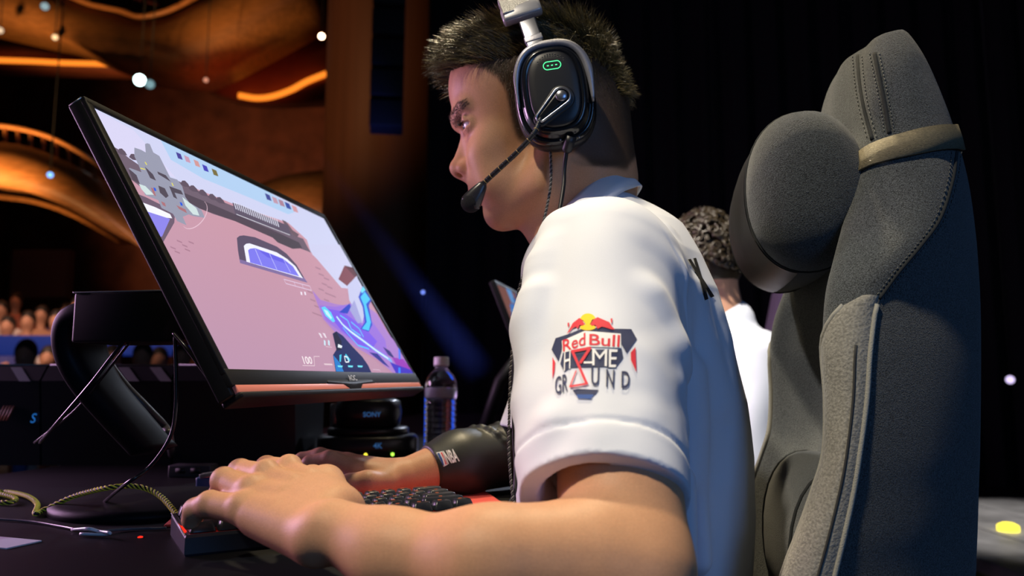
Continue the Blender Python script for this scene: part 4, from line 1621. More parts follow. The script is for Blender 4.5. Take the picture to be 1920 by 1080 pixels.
# rows: picture y, then x of the bolster's front edge, its outer edge and the back edge, with their depths
ROWS = [(82, 1640, 1672, 1706, .79), (88, 1622, 1662, 1722, .78), (125, 1612, 1662, 1747, .762), (190, 1612, 1672, 1776, .745), (250, 1618, 1705, 1801, .732), (330, 1606, 1745, 1825, .718), (420, 1584, 1742, 1838, .705),
        (500, 1562, 1690, 1843, .692), (560, 1550, 1648, 1845, .684), (650, 1546, 1632, 1846, .678), (750, 1553, 1624, 1846, .676), (850, 1550, 1610, 1845, .676), (920, 1530, 1598, 1843, .678),
        (1000, 1502, 1580, 1841, .680), (1080, 1472, 1560, 1838, .684), (1250, 1420, 1520, 1830, .69), (1330, 1410, 1500, 1820, .69)]
rows = []
for (y, xc, xd, xe, Y) in ROWS:
    C_, D_, E_2 = bl(P(xc, y, Y + 0.030)), bl(P(xd, y, Y + (0.006 if y > 540 else 0.0))), bl(P(xe, y, Y + 0.010 + 0.075 * min(1, max(0, (y - 200) / 250))))
    z = C_[2]
    hwid = C_[1]
    deep = -0.014 + 0.064 * min(1, max(0, (y - 230) / 320))
    thick = E_2[0] - C_[0]
    recess = C_[0] + min(deep, thick * 0.5)
    half = [(recess, 0.0), (recess, hwid * 0.42), (C_[0] + deep * 0.45, hwid * 0.74), (C_[0], hwid * 0.95),
            (C_[0] * 0.72 + D_[0] * 0.28, (C_[1] * 0.55 + D_[1] * 0.45) + 0.004), (D_[0], D_[1]), (D_[0] * 0.5 + E_2[0] * 0.5, (D_[1] + E_2[1]) / 2 + 0.010), (E_2[0] - 0.006, E_2[1] + 0.002),
            (E_2[0], E_2[1] - 0.022), (E_2[0] - 0.004, hwid * 0.45), (E_2[0] - 0.006, 0.0)]
    ring = half + [(b, -l) for b, l in half[-2:0:-1]]
    rows.append([(b, l, z) for b, l in ring])
rows = np.array(rows)
NR = 6
fine = np.array([catmull(r, NR, closed=True) for r in rows])          # row, ring*NR
grid = np.stack([catmull(fine[:, j], 5) for j in range(fine.shape[1])], 1)
chair_w = np.array([[unbl(*p) for p in r] for r in grid])
row_y = catmull(np.array([[r[0], 0] for r in ROWS], float), 5)[:, 0]

chair = empty('gaming_chair', unbl(0.28, 0, 0))
tag(chair, 'charcoal fabric gaming chair with grey side strips behind the player', 'chair')
fabric = mat('charcoal_fabric', (0.060, 0.066, 0.068), 0.92, bump=0.7, scale=900, var=0.9, sheen=0.25, spec=0.2)
suede = mat('grey_suede', (0.235, 0.225, 0.195), 0.95, bump=0.5, scale=420, var=0.30, sheen=0.2, spec=0.15)
mb = MB().rings(chair_w[::-1])
me = mb.mesh('backrest')
back = put('backrest', me, fabric, chair)
cv_ = np.concatenate(mb.v)
HBVH = BVHTree.FromPolygons([tuple(map(float, v)) for v in cv_], [tuple(map(int, q_)) for q_ in np.concatenate(mb.q)])


def on_chair(x, y, lift=0.001):
    d = ray(x, y)
    dl = Vector(d / np.linalg.norm(d))
    h, nn, i, di = HBVH.ray_cast(Vector(CAM), dl)
    if h is None:
        return None
    return np.array(h) + np.array(nn) * lift * (1 if nn.dot(dl) < 0 else -1)


def surf_path(pts, n=10, lift=0.001):
    out = []
    for x, y in catmull(np.array(pts, float), n):
        p_ = on_chair(x, y, lift)
        if p_ is not None:
            out.append(p_)
    return np.array(out)


# grey strip along the bolster edges (both sides), slightly proud
def jc(k):
    return k * NR


normals = np.cross(np.roll(chair_w, -1, 1) - np.roll(chair_w, 1, 1), np.gradient(chair_w, axis=0))
normals /= np.linalg.norm(normals, axis=2)[:, :, None] + 1e-9
cenl = chair_w.mean(1, keepdims=True)
sgn = np.sign(((chair_w - cenl) * normals).sum(2).mean())
normals *= sgn
rs = [i for i in range(len(row_y)) if row_y[i] >= 556]
nring = chair_w.shape[1]
for side in (1, -1):
    strip = []
    for i in rs:
        t = min(1.0, max(0.0, (row_y[i] - 556) / 95.0)) ** 0.5
        j0 = jc(5) - (jc(5) - jc(3)) * t
        js = np.linspace(j0, jc(5), 12)
        r_ = []
        for j in js:
            jj = j if side == 1 else nring - j
            a = int(math.floor(jj)) % nring
            f_ = jj - math.floor(jj)
            p_ = chair_w[i, a] * (1 - f_) + chair_w[i, (a + 1) % nring] * f_
            n_ = unit(normals[i, a] * (1 - f_) + normals[i, (a + 1) % nring] * f_)
            e_ = math.sin(math.pi * (js.tolist().index(j)) / 11)
            r_.append(p_ + n_ * (0.0006 + 0.0035 * e_ ** 0.6))
        strip.append(r_)
    strip = np.array(strip)
    n0, n1 = strip.shape[:2]
    a = np.arange(n0 - 1)[:, None] * n1 + np.arange(n1 - 1)[None]
    q_ = np.stack([a, a + 1, a + n1 + 1, a + n1], -1).reshape(-1, 4)
    so = put('side_strip', np_mesh('side_strip', strip.reshape(-1, 3), [q_]), suede, chair)
    so['label'] = 'grey suede strip with raised piping'
    pipe = mat('piping_grey', (0.30, 0.29, 0.25), 0.9, bump=0.4, scale=900)
    for path in (strip[1:, 0], strip[1:, -1]):
        put('piping', MB().tube(path, 0.0026, 8).mesh('piping'), pipe, so)
    put('seam', MB().tube(strip[5:, 9] + 0.0, 0.0012, 6).mesh('seam'), mat('seam_dark', (0.03, 0.03, 0.03), 0.9), so)

# seams and stitches on the camera side
seam_m = mat('seam_black', (0.018, 0.020, 0.021), 0.95)
thr_m = mat('thread_grey', (0.085, 0.09, 0.088), 0.8)
seams = [[(1793, 285), (1785, 340), (1762, 410), (1725, 462), (1685, 510), (1648, 560)],
         [(1608, 105), (1612, 150), (1620, 200), (1636, 262)], [(1640, 100), (1650, 150), (1660, 200), (1668, 250)]]
for sp in seams:
    pth = surf_path(sp, 12, 0.0)
    if len(pth) > 3:
        put('seam', MB().tube(pth, 0.0022, 6).mesh('seam'), seam_m, chair)
    for dx in (-9, 9):
        pth = surf_path([(x + dx, y) for x, y in sp], 22, 0.0006)
        mb = MB()
        for i in range(0, len(pth) - 2, 3):
            mb.tube([pth[i], pth[i + 1], (pth[i + 1] + pth[i + 2]) / 2], 0.0006, 4)
        if mb.v:
            put('stitching', mb.mesh('stitching'), thr_m, chair)['kind'] = 'stuff'

# lumbar cushion built into the back
lum = unbl(0.335, 0.0, 0.0)
rings = []
for t in np.linspace(-1, 1, 25):
    sc = max(0.05, (1 - abs(t) ** 3.2)) ** 0.45
    lp = superloop(0.060 * sc, 0.105 * (0.55 + 0.45 * sc), 2.2, 32)
    rings.append([unbl(0.330 + x, t * 0.165, 0.700 + y) for x, y in lp])
put('lumbar_cushion', MB().rings(rings).mesh('lumbar_cushion'), fabric, chair)
for t in (-0.62, 0.62):
    sc = max(0.05, (1 - abs(t) ** 3.2)) ** 0.45
    lp = superloop(0.0605 * sc + 0.0005, 0.105 * (0.55 + 0.45 * sc), 2.2, 32)
    put('seam', MB().tube([unbl(0.330 + x, t * 0.165, 0.700 + y) for x, y in lp], 0.002, 6, closed=True).mesh('seam'), seam_m, chair)
# seat, column, five-star base with casters
rings = []
for z, w, dp in ((0.40, 0.20, 0.20), (0.405, 0.23, 0.235), (0.43, 0.25, 0.25), (0.465, 0.25, 0.25), (0.485, 0.235, 0.235), (0.49, 0.20, 0.20)):
    lp = superloop(dp, w, 4, 40)
    rings.append([unbl(0.13 + x, y, z - 0.01) for x, y in lp])
put('seat', MB().rings(rings).mesh('seat'), fabric, chair)
blk = mat('chair_metal', (0.02, 0.02, 0.022), 0.4, metal=0.5)
cb_ = unbl(0.15, 0, 0)
put('column', MB().lathe(cb_, [(0.05, 0.06), (0.05, 0.12), (0.028, 0.13), (0.028, 0.36), (0.10, 0.37), (0.10, 0.395)], 20).mesh('column'), blk, chair)
put('bracket', MB().box(unbl(0.36, 0, 0.43), (0.06, 0.17, 0.025), np.stack([-SF, SL, ZUP], 1), 0.01).mesh('bracket'), blk, chair)
for k in range(5):
    a = k * 2 * math.pi / 5 + 0.3
    e = np.array([math.cos(a), math.sin(a), 0])
    lg = put('leg', MB().tube([cb_ + ZUP * 0.10, cb_ + e * 0.16 + ZUP * 0.095, cb_ + e * 0.31 + ZUP * 0.075], [0.03, 0.025, 0.018], 8).mesh('leg'), blk, chair)
    put('caster', MB().lathe(cb_ + e * 0.31 + ZUP * 0.03, [(0.01, -0.022), (0.03, -0.020), (0.03, 0.020), (0.01, 0.022)], 16, frame(ZUP, np.cross(e, ZUP))).mesh('caster'), blk, lg)

# ----------------------------------------------------------------- head pillow with its strap
pil = empty('head_pillow', unbl(0.28, 0, 1.0))
tag(pil, 'rounded dark head pillow strapped to the chair back with an elastic band', 'pillow')
pc = bl(P(1526, 336, 0.745))
rings = []
prof = [(0.152, 0.12), (0.151, 0.35), (0.147, 0.58), (0.138, 0.78), (0.122, 0.93), (0.102, 1.0), (0.098, 0.985), (0.094, 1.0), (0.05, 1.03), (0.0, 1.04), (-0.05, 1.03), (-0.094, 1.0), (-0.098, 0.985), (-0.102, 1.0), (-0.122, 0.93), (-0.138, 0.78), (-0.147, 0.58), (-0.151, 0.35), (-0.152, 0.12)]
for (l_, s_) in prof:
    lp = superloop(0.060 * s_, 0.086 * s_, 2.15, 44)
    rings.append([unbl(pc[0] + x, l_, pc[2] + y) for x, y in lp])
pil_body = put('cushion', MB().rings(rings).mesh('cushion'), mat('pillow_fabric', (0.042, 0.047, 0.047), 0.9, bump=0.7, scale=900, var=0.9, sheen=0.25, spec=0.2), pil)
# smooth leatherette front panel
fr = []
ls = np.linspace(-0.092, 0.092, 15)
ths = np.linspace(math.radians(150), math.radians(262), 20)
for l_ in ls:
    s_ = np.interp(abs(l_), [0, 0.05, 0.094], [1.04, 1.03, 1.0])
    r_ = []
    for a in ths:
        c_, q_ = math.cos(a), math.sin(a)
        r_.append(unbl(pc[0] + (0.060 * s_ + 0.0012) * np.sign(c_) * abs(c_) ** (2 / 2.15), l_, pc[2] + (0.086 * s_ + 0.0012) * np.sign(q_) * abs(q_) ** (2 / 2.15)))
    fr.append(r_)
fr = np.array(fr)
n0, n1 = fr.shape[:2]
a = np.arange(n0 - 1)[:, None] * n1 + np.arange(n1 - 1)[None]
q_ = np.stack([a, a + n1, a + n1 + 1, a + 1], -1).reshape(-1, 4)
fpan = put('front_panel', np_mesh('front_panel', fr.reshape(-1, 3), [q_]), mat('pillow_leather', (0.016, 0.016, 0.017), 0.45), pil)
for l_ in (0.098, -0.098):
    lp = superloop(0.0600, 0.0860, 2.15, 44)
    put('seam', MB().tube([unbl(pc[0] + x, l_, pc[2] + y) for x, y in lp], 0.0016, 6, closed=True).mesh('seam'), seam_m, pil)
# emblem: two slanted bars on the front panel
FB_ = BVHTree.FromPolygons([tuple(map(float, v)) for v in fr.reshape(-1, 3)], [tuple(map(int, x)) for x in q_])
emb_m = mat('emblem_silver', (0.6, 0.58, 0.54), 0.5)
for quad in ([(1404, 414), (1409, 424), (1417, 440), (1417, 447), (1407, 430)], [(1421, 440), (1431, 452), (1430, 456), (1420, 444)]):
    decal('emblem', [poly_tris(quad)], FB_, emb_m, fpan, 0.0008, 6)
# elastic strap around the top of the back
strap_rows = []
jF, jB = jc(2), jc(9)
ny = len(row_y)


def chair_at(y, j, lift):
    i = np.interp(y, row_y, np.arange(ny))
    i0 = int(min(ny - 2, math.floor(i)))
    f_ = i - i0
    a = int(math.floor(j)) % nring
    g_ = j - math.floor(j)
    b = (a + 1) % nring
    p_ = (chair_w[i0, a] * (1 - g_) + chair_w[i0, b] * g_) * (1 - f_) + (chair_w[i0 + 1, a] * (1 - g_) + chair_w[i0 + 1, b] * g_) * f_
    return p_ + unit(normals[i0, a]) * lift


js = np.linspace(0, nring, 90, endpoint=False)
rings = []
for j in js:
    jj = min(j, nring - j)
    u = np.clip((jj - jc(3)) / (jc(8) - jc(3)), 0, 1)
    y0 = 288 - 58 * u
    rings.append([chair_at(y0, j, 0.0020), chair_at(y0, j, 0.0045), chair_at(y0 + 20, j, 0.0050), chair_at(y0 + 40, j, 0.0045), chair_at(y0 + 40, j, 0.0020)])
st = put('strap', MB().rings(rings, closed=True).mesh('strap'), mat('strap_gold_brown', (0.17, 0.145, 0.09), 0.6, bump=0.6, scale=1500, var=0.5, metal=0.2, stretch=(0.3, 0.3, 2.5)), pil)
st['label'] = 'brown-gold elastic strap'
# ================================================================= desk and what stands on it
desk_m = mat('desk_black', (0.006, 0.006, 0.007), 0.55, bump=0.05, scale=300, spec=0.12)
ed = np.array([math.sin(SETUP_YAW), math.cos(SETUP_YAW), 0])       # along the player's edge
ei = np.array([-math.cos(SETUP_YAW), math.sin(SETUP_YAW), 0])      # away from the player
e0 = np.array([0.0, 0.92, 0.0])
desk = empty('desk', e0 + ei * 0.45)
tag(desk, 'long black stage desk carrying the monitor and keyboard', 'desk')
Rd = np.stack([ei, ed, ZUP], 1)
put('desk_top', MB().box(e0 + ei * 0.45 + ed * 0.55 + ZUP * (TABLE_Z - 0.02), (0.45, 2.0, 0.02), Rd, 0.003).mesh('desk_top'), desk_m, desk)
for s, t in ((0.06, -1.35), (0.84, -1.35), (0.06, 2.45), (0.84, 2.45), (0.84, 0.55)):
    put('leg', MB().box(e0 + ei * s + ed * t + ZUP * (TABLE_Z - 0.04) / 2, (0.025, 0.025, (TABLE_Z - 0.04) / 2), Rd, 0.003).mesh('leg'), desk_m, desk)

# ----------------------------------------------------------------- monitor
MY, MT = 0.1866, 0.549
mw = np.array([math.sin(MY), math.cos(MY), 0])
mh = np.array([-math.cos(MY), math.sin(MY), 0])
mu = ZUP * math.cos(MT) + mh * math.sin(MT)
mn = np.cross(mw, mu)
if mn @ mh > 0:
    mn = -mn                                  # out of the screen, towards the player
MO = np.array([-0.2556, 0.691, 0.89 + 0.0079])
SW, SH = 0.5313, 0.2989
RM = np.stack([mw, mu, mn], 1)


def M(u, v, o=0.0):
    return MO + mw * u + mu * v + mn * o


def scr(x, y):
    p_ = PPL(x, y, MO, mn) - MO
    return (p_ @ mw, p_ @ mu)


monitor = empty('monitor', (M(SW / 2, 0, -0.1)[0], M(SW / 2, 0, -0.1)[1], TABLE_Z))
tag(monitor, 'black tilted gaming monitor with a red lower trim showing a shooter game', 'monitor')
bez = mat('monitor_black', (0.005, 0.005, 0.006), 0.5, spec=0.25)
BZ = 0.006
mb = MB()
# back shell (thin panel) and frame
mb.box(M(SW / 2, SH / 2 - 0.008, -0.009), (SW / 2 + BZ + 0.002, SH / 2 + 0.017, 0.008), RM, 0.002)
shell = put('rear_shell', mb.mesh('rear_shell'), bez, monitor)
put('top_edge_glint', MB().box(M(SW / 2, SH + 0.0085, -0.008), (SW / 2 + BZ + 0.002, 0.0008, 0.0075), RM).mesh('top_edge_glint'), mat('glint_silver', (0.55, 0.55, 0.55), 0.3, metal=0.8), monitor)  # bright strip painting the highlight on the panel's top edge
put('rear_bulge', MB().box(M(SW / 2, SH / 2 - 0.02, -0.030), (0.14, 0.10, 0.020), RM, 0.012).mesh('rear_bulge'), bez, monitor)
for nm, c, hf_ in (('bezel', M(SW / 2, SH + 0.004, 0.0), (SW / 2 + BZ + 0.002, 0.0045, 0.0025)), ('bezel', M(-0.004, SH / 2, 0), (0.0045, SH / 2 + 0.004, 0.0025)), ('bezel', M(SW + 0.004, SH / 2, 0), (0.0045, SH / 2 + 0.004, 0.0025)),
                  ('chin', M(SW / 2, -0.0085, 0.0), (SW / 2 + BZ + 0.002, 0.0085, 0.003))):
    put(nm, MB().box(c, hf_, RM, 0.0008).mesh(nm), bez, monitor)
red_trim = mat('red_trim', (0.85, 0.27, 0.19), 0.34)
put('trim_strip', MB().box(M(SW / 2, -0.0205, -0.001), (SW / 2 + BZ - 0.003, 0.0042, 0.004), RM, 0.001).mesh('trim_strip'), red_trim, monitor)
rings = []
for o_, g in ((-0.002, 1.0), (0.0034, 1.0), (0.0036, 0.97)):
    pts = [(-0.075, -0.0165), (-0.03, -0.0175), (-0.012, -0.0265), (0.012, -0.0265), (0.03, -0.0175), (0.075, -0.0165), (0.07, -0.012), (-0.07, -0.012)]
    rings.append([M(SW * 0.5 + x * g, y, o_) for x, y in pts])
put('chin_badge', MB().rings(rings, cap=True).mesh('chin_badge'), bez, monitor)
put('lower_lip', MB().box(M(SW / 2, -0.0275, -0.006), (SW / 2 + BZ - 0.002, 0.0030, 0.011), RM, 0.002).mesh('lower_lip'), bez, monitor)
# wordmark
v, t = text_mesh('AOC', 0.0125, bold=0.0002)
logo_m = mat('logo_silver', (0.6, 0.6, 0.6), 0.4, metal=0.3)
put('wordmark', MB().add([M(SW * 0.505 + x * 0.9, -0.0105 + y * 0.85, 0.0050) for x, y in v], t=t).mesh('wordmark'), logo_m, monitor)

# the picture on the screen: flat shapes drawn on the panel
shapes = []          # (rgb or list of rgb per vertex, polygon in panel metres)


def S(rgb, pts, grad=None):
    q = [scr(*p_) for p_ in pts]
    shapes.append((rgb, q, grad))


def line(rgb, pts, w):
    for a, b in zip(pts[:-1], pts[1:]):
        a, b = np.array(scr(*a)), np.array(scr(*b))
        d = (b - a) / (np.linalg.norm(b - a) + 1e-9)
        n_ = np.array([-d[1], d[0]]) * w / 2
        shapes.append((rgb, [a + n_, b + n_, b - n_, a - n_], None))


def zs(ox, oy, sc, pts):
    return [(x / sc + ox, y / sc + oy) for x, y in pts]


wallc = (196, 150, 172)
full = [(0, 0), (SW, 0), (SW, SH), (0, SH)]
shapes.append((wallc, full, [(186, 146, 172), (186, 140, 165), (205, 152, 165), (205, 155, 168)]))
# sky
S((205, 208, 238), [(165, 195), (612, 405), (690, 545), (640, 540), (582, 472), (575, 450), (540, 418), (450, 388), (345, 345), (300, 325), (255, 308), (212, 285)])
S((176, 205, 238), [(300, 262), (470, 340), (560, 395), (540, 402), (470, 372), (380, 335), (320, 300)])
S((214, 210, 240), [(169, 201), (250, 245), (300, 300), (330, 335), (240, 296), (208, 272)])
# roof line with bumps
S((112, 96, 112), [(203, 270), (222, 281), (240, 296), (260, 310), (300, 325), (345, 345), (400, 372), (450, 392), (500, 410), (530, 420), (552, 442), (568, 448), (577, 465), (583, 474), (562, 466), (545, 462), (520, 450), (490, 436), (440, 415), (400, 402), (370, 390), (330, 378), (290, 365), (262, 350), (236, 330)])
S((84, 72, 86), [(240, 318), (330, 356), (400, 385), (470, 415), (520, 436), (560, 455), (562, 466), (520, 450), (440, 415), (370, 390), (290, 362), (248, 338)])
for x, y in ((228, 283), (250, 293), (346, 343), (362, 352), (380, 360), (398, 368), (412, 374)):
    S((96, 82, 98), [(x - 9, y + 2), (x - 5, y - 4), (x, y - 4), (x + 6, y + 2), (x + 10, y + 9), (x - 2, y + 7)])
S((110, 92, 104), [(528, 412), (536, 416), (548, 432), (560, 440), (556, 446), (538, 432)])
S((80, 72, 84), [(500, 436), (530, 442), (560, 455), (566, 466), (548, 467), (520, 455)])
# left window
S((110, 92, 112), [(246, 360), (272, 370), (300, 384), (327, 404), (326, 418), (305, 455), (292, 452)])
S((240, 240, 252), [(255, 376), (290, 389), (318, 402), (322, 410), (312, 409), (262, 394)])
S((140, 132, 232), [(262, 393), (318, 411), (303, 444), (292, 446)])
# brick marks
for (x, y) in ((318, 462), (326, 470), (340, 458), (345, 466), (352, 452), (330, 450), (590, 500), (596, 512), (606, 520), (602, 530), (612, 536), (596, 540), (608, 548), (580, 560), (588, 572), (598, 566), (584, 585), (606, 560), (618, 552), (592, 588), (575, 545)):
    S((170, 126, 146), [(x, y), (x + 10, y + 4), (x + 11, y + 7), (x + 1, y + 3)])
# arched window
S((92, 80, 104), [(443, 447), (448, 443), (456, 442), (477, 445.5), (518, 463), (536, 476), (555, 497), (574.5, 530.5), (449, 494), (445, 470)])
S((128, 110, 160), [(448, 487), (569, 521), (575.5, 530.5), (449, 494)])
S((238, 238, 255), [(456, 462), (460, 458), (466.5, 457), (491, 465), (518, 474), (537, 486), (553, 500), (567, 522.5), (461, 491.5)])
S((126, 122, 236), [(464, 470), (468, 467), (477, 466), (504, 475.6), (530, 486), (548, 500), (560, 519), (468, 493)])
S((104, 98, 228), [(484, 470), (504, 476), (530, 487), (540, 497), (500, 483)])
for a, b in (((477, 467), (490, 498)), ((504, 476), (518, 506)), ((530, 486), (544, 512))):
    line((190, 190, 250), [a, b], 0.0016)
# mini map
Z1 = lambda pts: zs(220, 240, 4.91, pts)
S((150, 152, 172), Z1([(150, 185), (210, 205), (255, 230), (248, 152), (268, 145), (292, 152), (325, 230), (380, 262), (430, 360), (480, 460), (545, 480), (590, 540), (620, 640), (655, 690), (740, 740), (770, 762), (800, 832), (690, 815), (650, 800), (595, 822), (630, 900), (545, 862), (505, 795), (400, 742), (370, 670), (250, 622), (200, 520), (170, 440), (100, 380), (105, 372), (215, 412), (190, 350), (150, 265)]))
for pg in ([(245, 360), (320, 430), (350, 490), (295, 465)], [(370, 535), (430, 560), (465, 630), (440, 650), (385, 600)], [(470, 540), (580, 580), (600, 620), (520, 600), (545, 660), (510, 640)], [(360, 405), (440, 440), (485, 500), (420, 460), (370, 430)]):
    S((82, 74, 88), Z1(pg))
for pg in ([(395, 680), (430, 695), (440, 730), (410, 715)], [(535, 715), (620, 755), (635, 790), (560, 750)], [(300, 555), (325, 560), (350, 635), (325, 620)]):
    S((170, 112, 120), Z1(pg))
S((205, 222, 222), Z1([(590, 640), (640, 680), (720, 742), (748, 812), (690, 800), (620, 720)]))
S((205, 222, 222), Z1([(190, 520), (250, 540), (330, 620), (260, 620), (215, 570)]))
for pg in ([(243, 318), (252, 318), (268, 345), (258, 345)], [(203, 370), (245, 382), (250, 392), (206, 380)], [(490, 510), (498, 510), (512, 540), (503, 540)]):
    S((228, 220, 90), Z1(pg))
for cx, cy in ((337, 570), (580, 705)):
    S((40, 90, 220), Z1([(cx - 14, cy - 18), (cx + 6, cy - 12), (cx + 16, cy + 16), (cx - 4, cy + 14)]))
arc = [(700 + 125 * math.cos(a) + (a - 1) * 5, 800 + 120 * math.sin(a) - 60 * math.cos(a)) for a in np.linspace(-0.6, 2.6, 16)]
line((225, 190, 205), Z1(arc), 0.0009)
# round-status tiles along the top: plain colour tiles
for x, y, c in ((334, 294, (74, 66, 150)), (349, 300, (196, 150, 176)), (367, 308, (206, 150, 150)), (383, 317, (70, 66, 180)), (401, 325, (120, 108, 66)), (501, 371, (70, 76, 150)), (514, 377, (190, 150, 170)), (526, 382, (170, 130, 150)), (538, 387, (60, 80, 160)), (551, 393, (206, 150, 160))):
    S(c, [(x - 6, y - 8), (x + 3, y - 4), (x + 7, y + 7), (x - 2, y + 4)])
# banner across the roof
S((96, 86, 106), [(434, 381), (450, 386), (538, 424), (545, 443), (440, 404)])
for k in range(20):
    x = 436 + k * 4.2
    y = 379 + k * 1.75
    S((226, 226, 244), [(x, y), (x + 1.6, y + 0.7), (x + 6.0, y + 15), (x + 4.2, y + 14)])
line((230, 230, 240), [(441, 403), (490, 422), (542, 442)], 0.0010)
# cover bar and pips below the window
line((222, 200, 226), [(530, 525), (579, 538)], 0.0012)
line((222, 200, 226), [(534, 533), (582, 546)], 0.0012)
for a, b in (((530, 525), (534, 533)), ((549, 530), (552, 538)), ((564, 534), (567, 542)), ((579, 538), (582, 546))):
    line((222, 200, 226), [a, b], 0.0010)
for x in (561, 568):
    S((236, 226, 240), [(x, 548), (x + 3, 549), (x + 4, 555), (x + 1, 554)])
# right: brown block, sleeve, glow, weapon
Z2 = lambda pts: zs(560, 460, 3.858, pts)
S((205, 206, 236), Z2([(75, 0), (300, 0), (420, 225), (340, 320), (283, 262), (200, 175), (90, 70)]))
S((128, 70, 82), Z2([(325, 150), (420, 215), (345, 300), (280, 250)]))
S((96, 52, 62), Z2([(325, 150), (385, 165), (425, 222), (400, 235)]))
glow0 = [(90, 330), (150, 400), (260, 430), (330, 440), (420, 400), (560, 500), (640, 640), (720, 740), (840, 940), (690, 940), (560, 830), (400, 740), (260, 640), (170, 540)]
S((168, 124, 200), Z2([(x, y) for x, y in glow0]))
S((150, 110, 215), Z2([(140, 440), (260, 450), (400, 420), (500, 520), (620, 690), (640, 830), (500, 780), (330, 660), (190, 550)]))
S((122, 86, 228), Z2([(170, 460), (300, 480), (470, 600), (560, 700), (520, 760), (420, 720), (300, 620)]))
S((196, 198, 232), Z2([(345, 295), (415, 225), (432, 290), (455, 325), (430, 380), (470, 490), (452, 570), (400, 480), (358, 400)]))
S((160, 160, 214), Z2([(360, 470), (395, 400), (452, 560), (420, 570)]))
S((30, 60, 190), Z2([(285, 490), (360, 425), (370, 450), (345, 500)]))
S((34, 70, 200), Z2([(425, 380), (455, 300), (520, 400), (500, 440), (525, 580), (500, 630), (440, 610), (470, 560), (455, 450)]))
S((70, 196, 250), Z2([(440, 380), (470, 340), (510, 395), (480, 430), (515, 560), (500, 622), (450, 608), (485, 560), (465, 440)]))
S((112, 220, 252), Z2([(440, 330), (462, 300), (480, 325), (450, 352)]))
S((90, 210, 255), Z2([(155, 455), (180, 448), (225, 490), (255, 555), (240, 562), (185, 515)]))
S((190, 238, 255), Z2([(172, 468), (200, 480), (232, 530), (225, 540), (190, 505)]))
for w, c, pts in ((0.0075, (120, 180, 255), [(265, 520), (310, 580), (370, 632), (450, 690), (560, 772), (665, 842)]), (0.0035, (225, 240, 255), [(265, 520), (310, 580), (370, 632), (450, 690), (560, 772), (640, 825)]),
                 (0.003, (90, 200, 255), [(290, 512), (345, 548), (370, 610), (440, 660)]), (0.003, (90, 200, 255), [(370, 560), (430, 610), (460, 670)]), (0.003, (80, 190, 255), [(310, 600), (350, 650), (420, 730), (500, 755)])):
    line(c, Z2(pts), w)
S((20, 34, 92), Z2([(235, 645), (262, 628), (312, 662), (380, 740), (450, 812), (492, 872), (522, 936), (258, 926), (238, 800), (262, 762)]))
S((14, 20, 52), Z2([(240, 650), (262, 632), (300, 700), (300, 760), (265, 770)]))
S((30, 120, 200), Z2([(240, 800), (290, 860), (320, 930), (262, 926)]))
S((60, 200, 235), Z2([(285, 800), (300, 795), (295, 850), (285, 850)]))
S((60, 200, 235), Z2([(330, 790), (365, 835), (355, 850), (325, 810)]))
for x in (270, 345, 415):
    S((110, 220, 240), Z2([(x, 875), (x + 38, 877), (x + 34, 890), (x + 4, 888)]))
S((230, 240, 250), Z2([(275, 720), (305, 735), (300, 750), (272, 745)]))
line((235, 240, 250), Z2([(320, 810), (345, 815), (352, 850), (328, 852), (320, 810)]), 0.0018)
S((40, 44, 140), Z2([(500, 780), (560, 790), (650, 892), (600, 862)]))
S((44, 40, 120), Z2([(600, 740), (650, 770), (690, 830), (640, 800)]))
S((150, 50, 180), Z2([(665, 815), (750, 830), (830, 940), (740, 905), (690, 860)]))
S((60, 40, 190), Z2([(650, 850), (700, 870), (800, 905), (830, 942), (700, 940)]))
S((60, 120, 255), Z2([(712, 730), (725, 735), (728, 830), (715, 830)]))
S((40, 130, 255), Z2([(712, 890), (726, 892), (728, 942), (712, 942)]))
for x in (170, 200):
    S((228, 214, 226), Z2([(x - 40, 640), (x - 22, 645), (x - 8, 678), (x - 20, 675)]))
    S((200, 226, 240), Z2([(x, 690), (x + 12, 700), (x + 14, 735), (x + 2, 728)]))
line((222, 196, 206), Z2([(15, 878), (102, 880), (98, 812), (138, 812)]), 0.0010)
line((222, 196, 206), Z2([(185, 740), (228, 745)]), 0.0008)
line((222, 196, 206), Z2([(172, 868), (232, 870)]), 0.0022)
line((214, 186, 206), Z2([(525, 905), (575, 908), (580, 922)]), 0.0009)

screen = empty('screen', M(SW / 2, SH / 2, 0.0))
screen.parent = monitor
screen.location = Vector(M(SW / 2, SH / 2, 0.0)) - monitor.location
scol = []
smb = MB()


def lin(c):
    return np.array(srgb(*c))


def clip_poly(q):
    """Sutherland-Hodgman against the panel rectangle"""
    q = [np.array(p_, float) for p_ in q]
    for ax, lim, sg in ((0, 0.0, 1), (0, SW, -1), (1, 0.0, 1), (1, SH, -1)):
        out = []
        for a, b in zip(q, q[1:] + q[:1]):
            ia, ib = (a[ax] - lim) * sg >= 0, (b[ax] - lim) * sg >= 0
            if ia:
                out.append(a)
            if ia != ib:
                t_ = (lim - a[ax]) / (b[ax] - a[ax])
                out.append(a + (b - a) * t_)
        q = out
        if len(q) < 3:
            return []
    return q


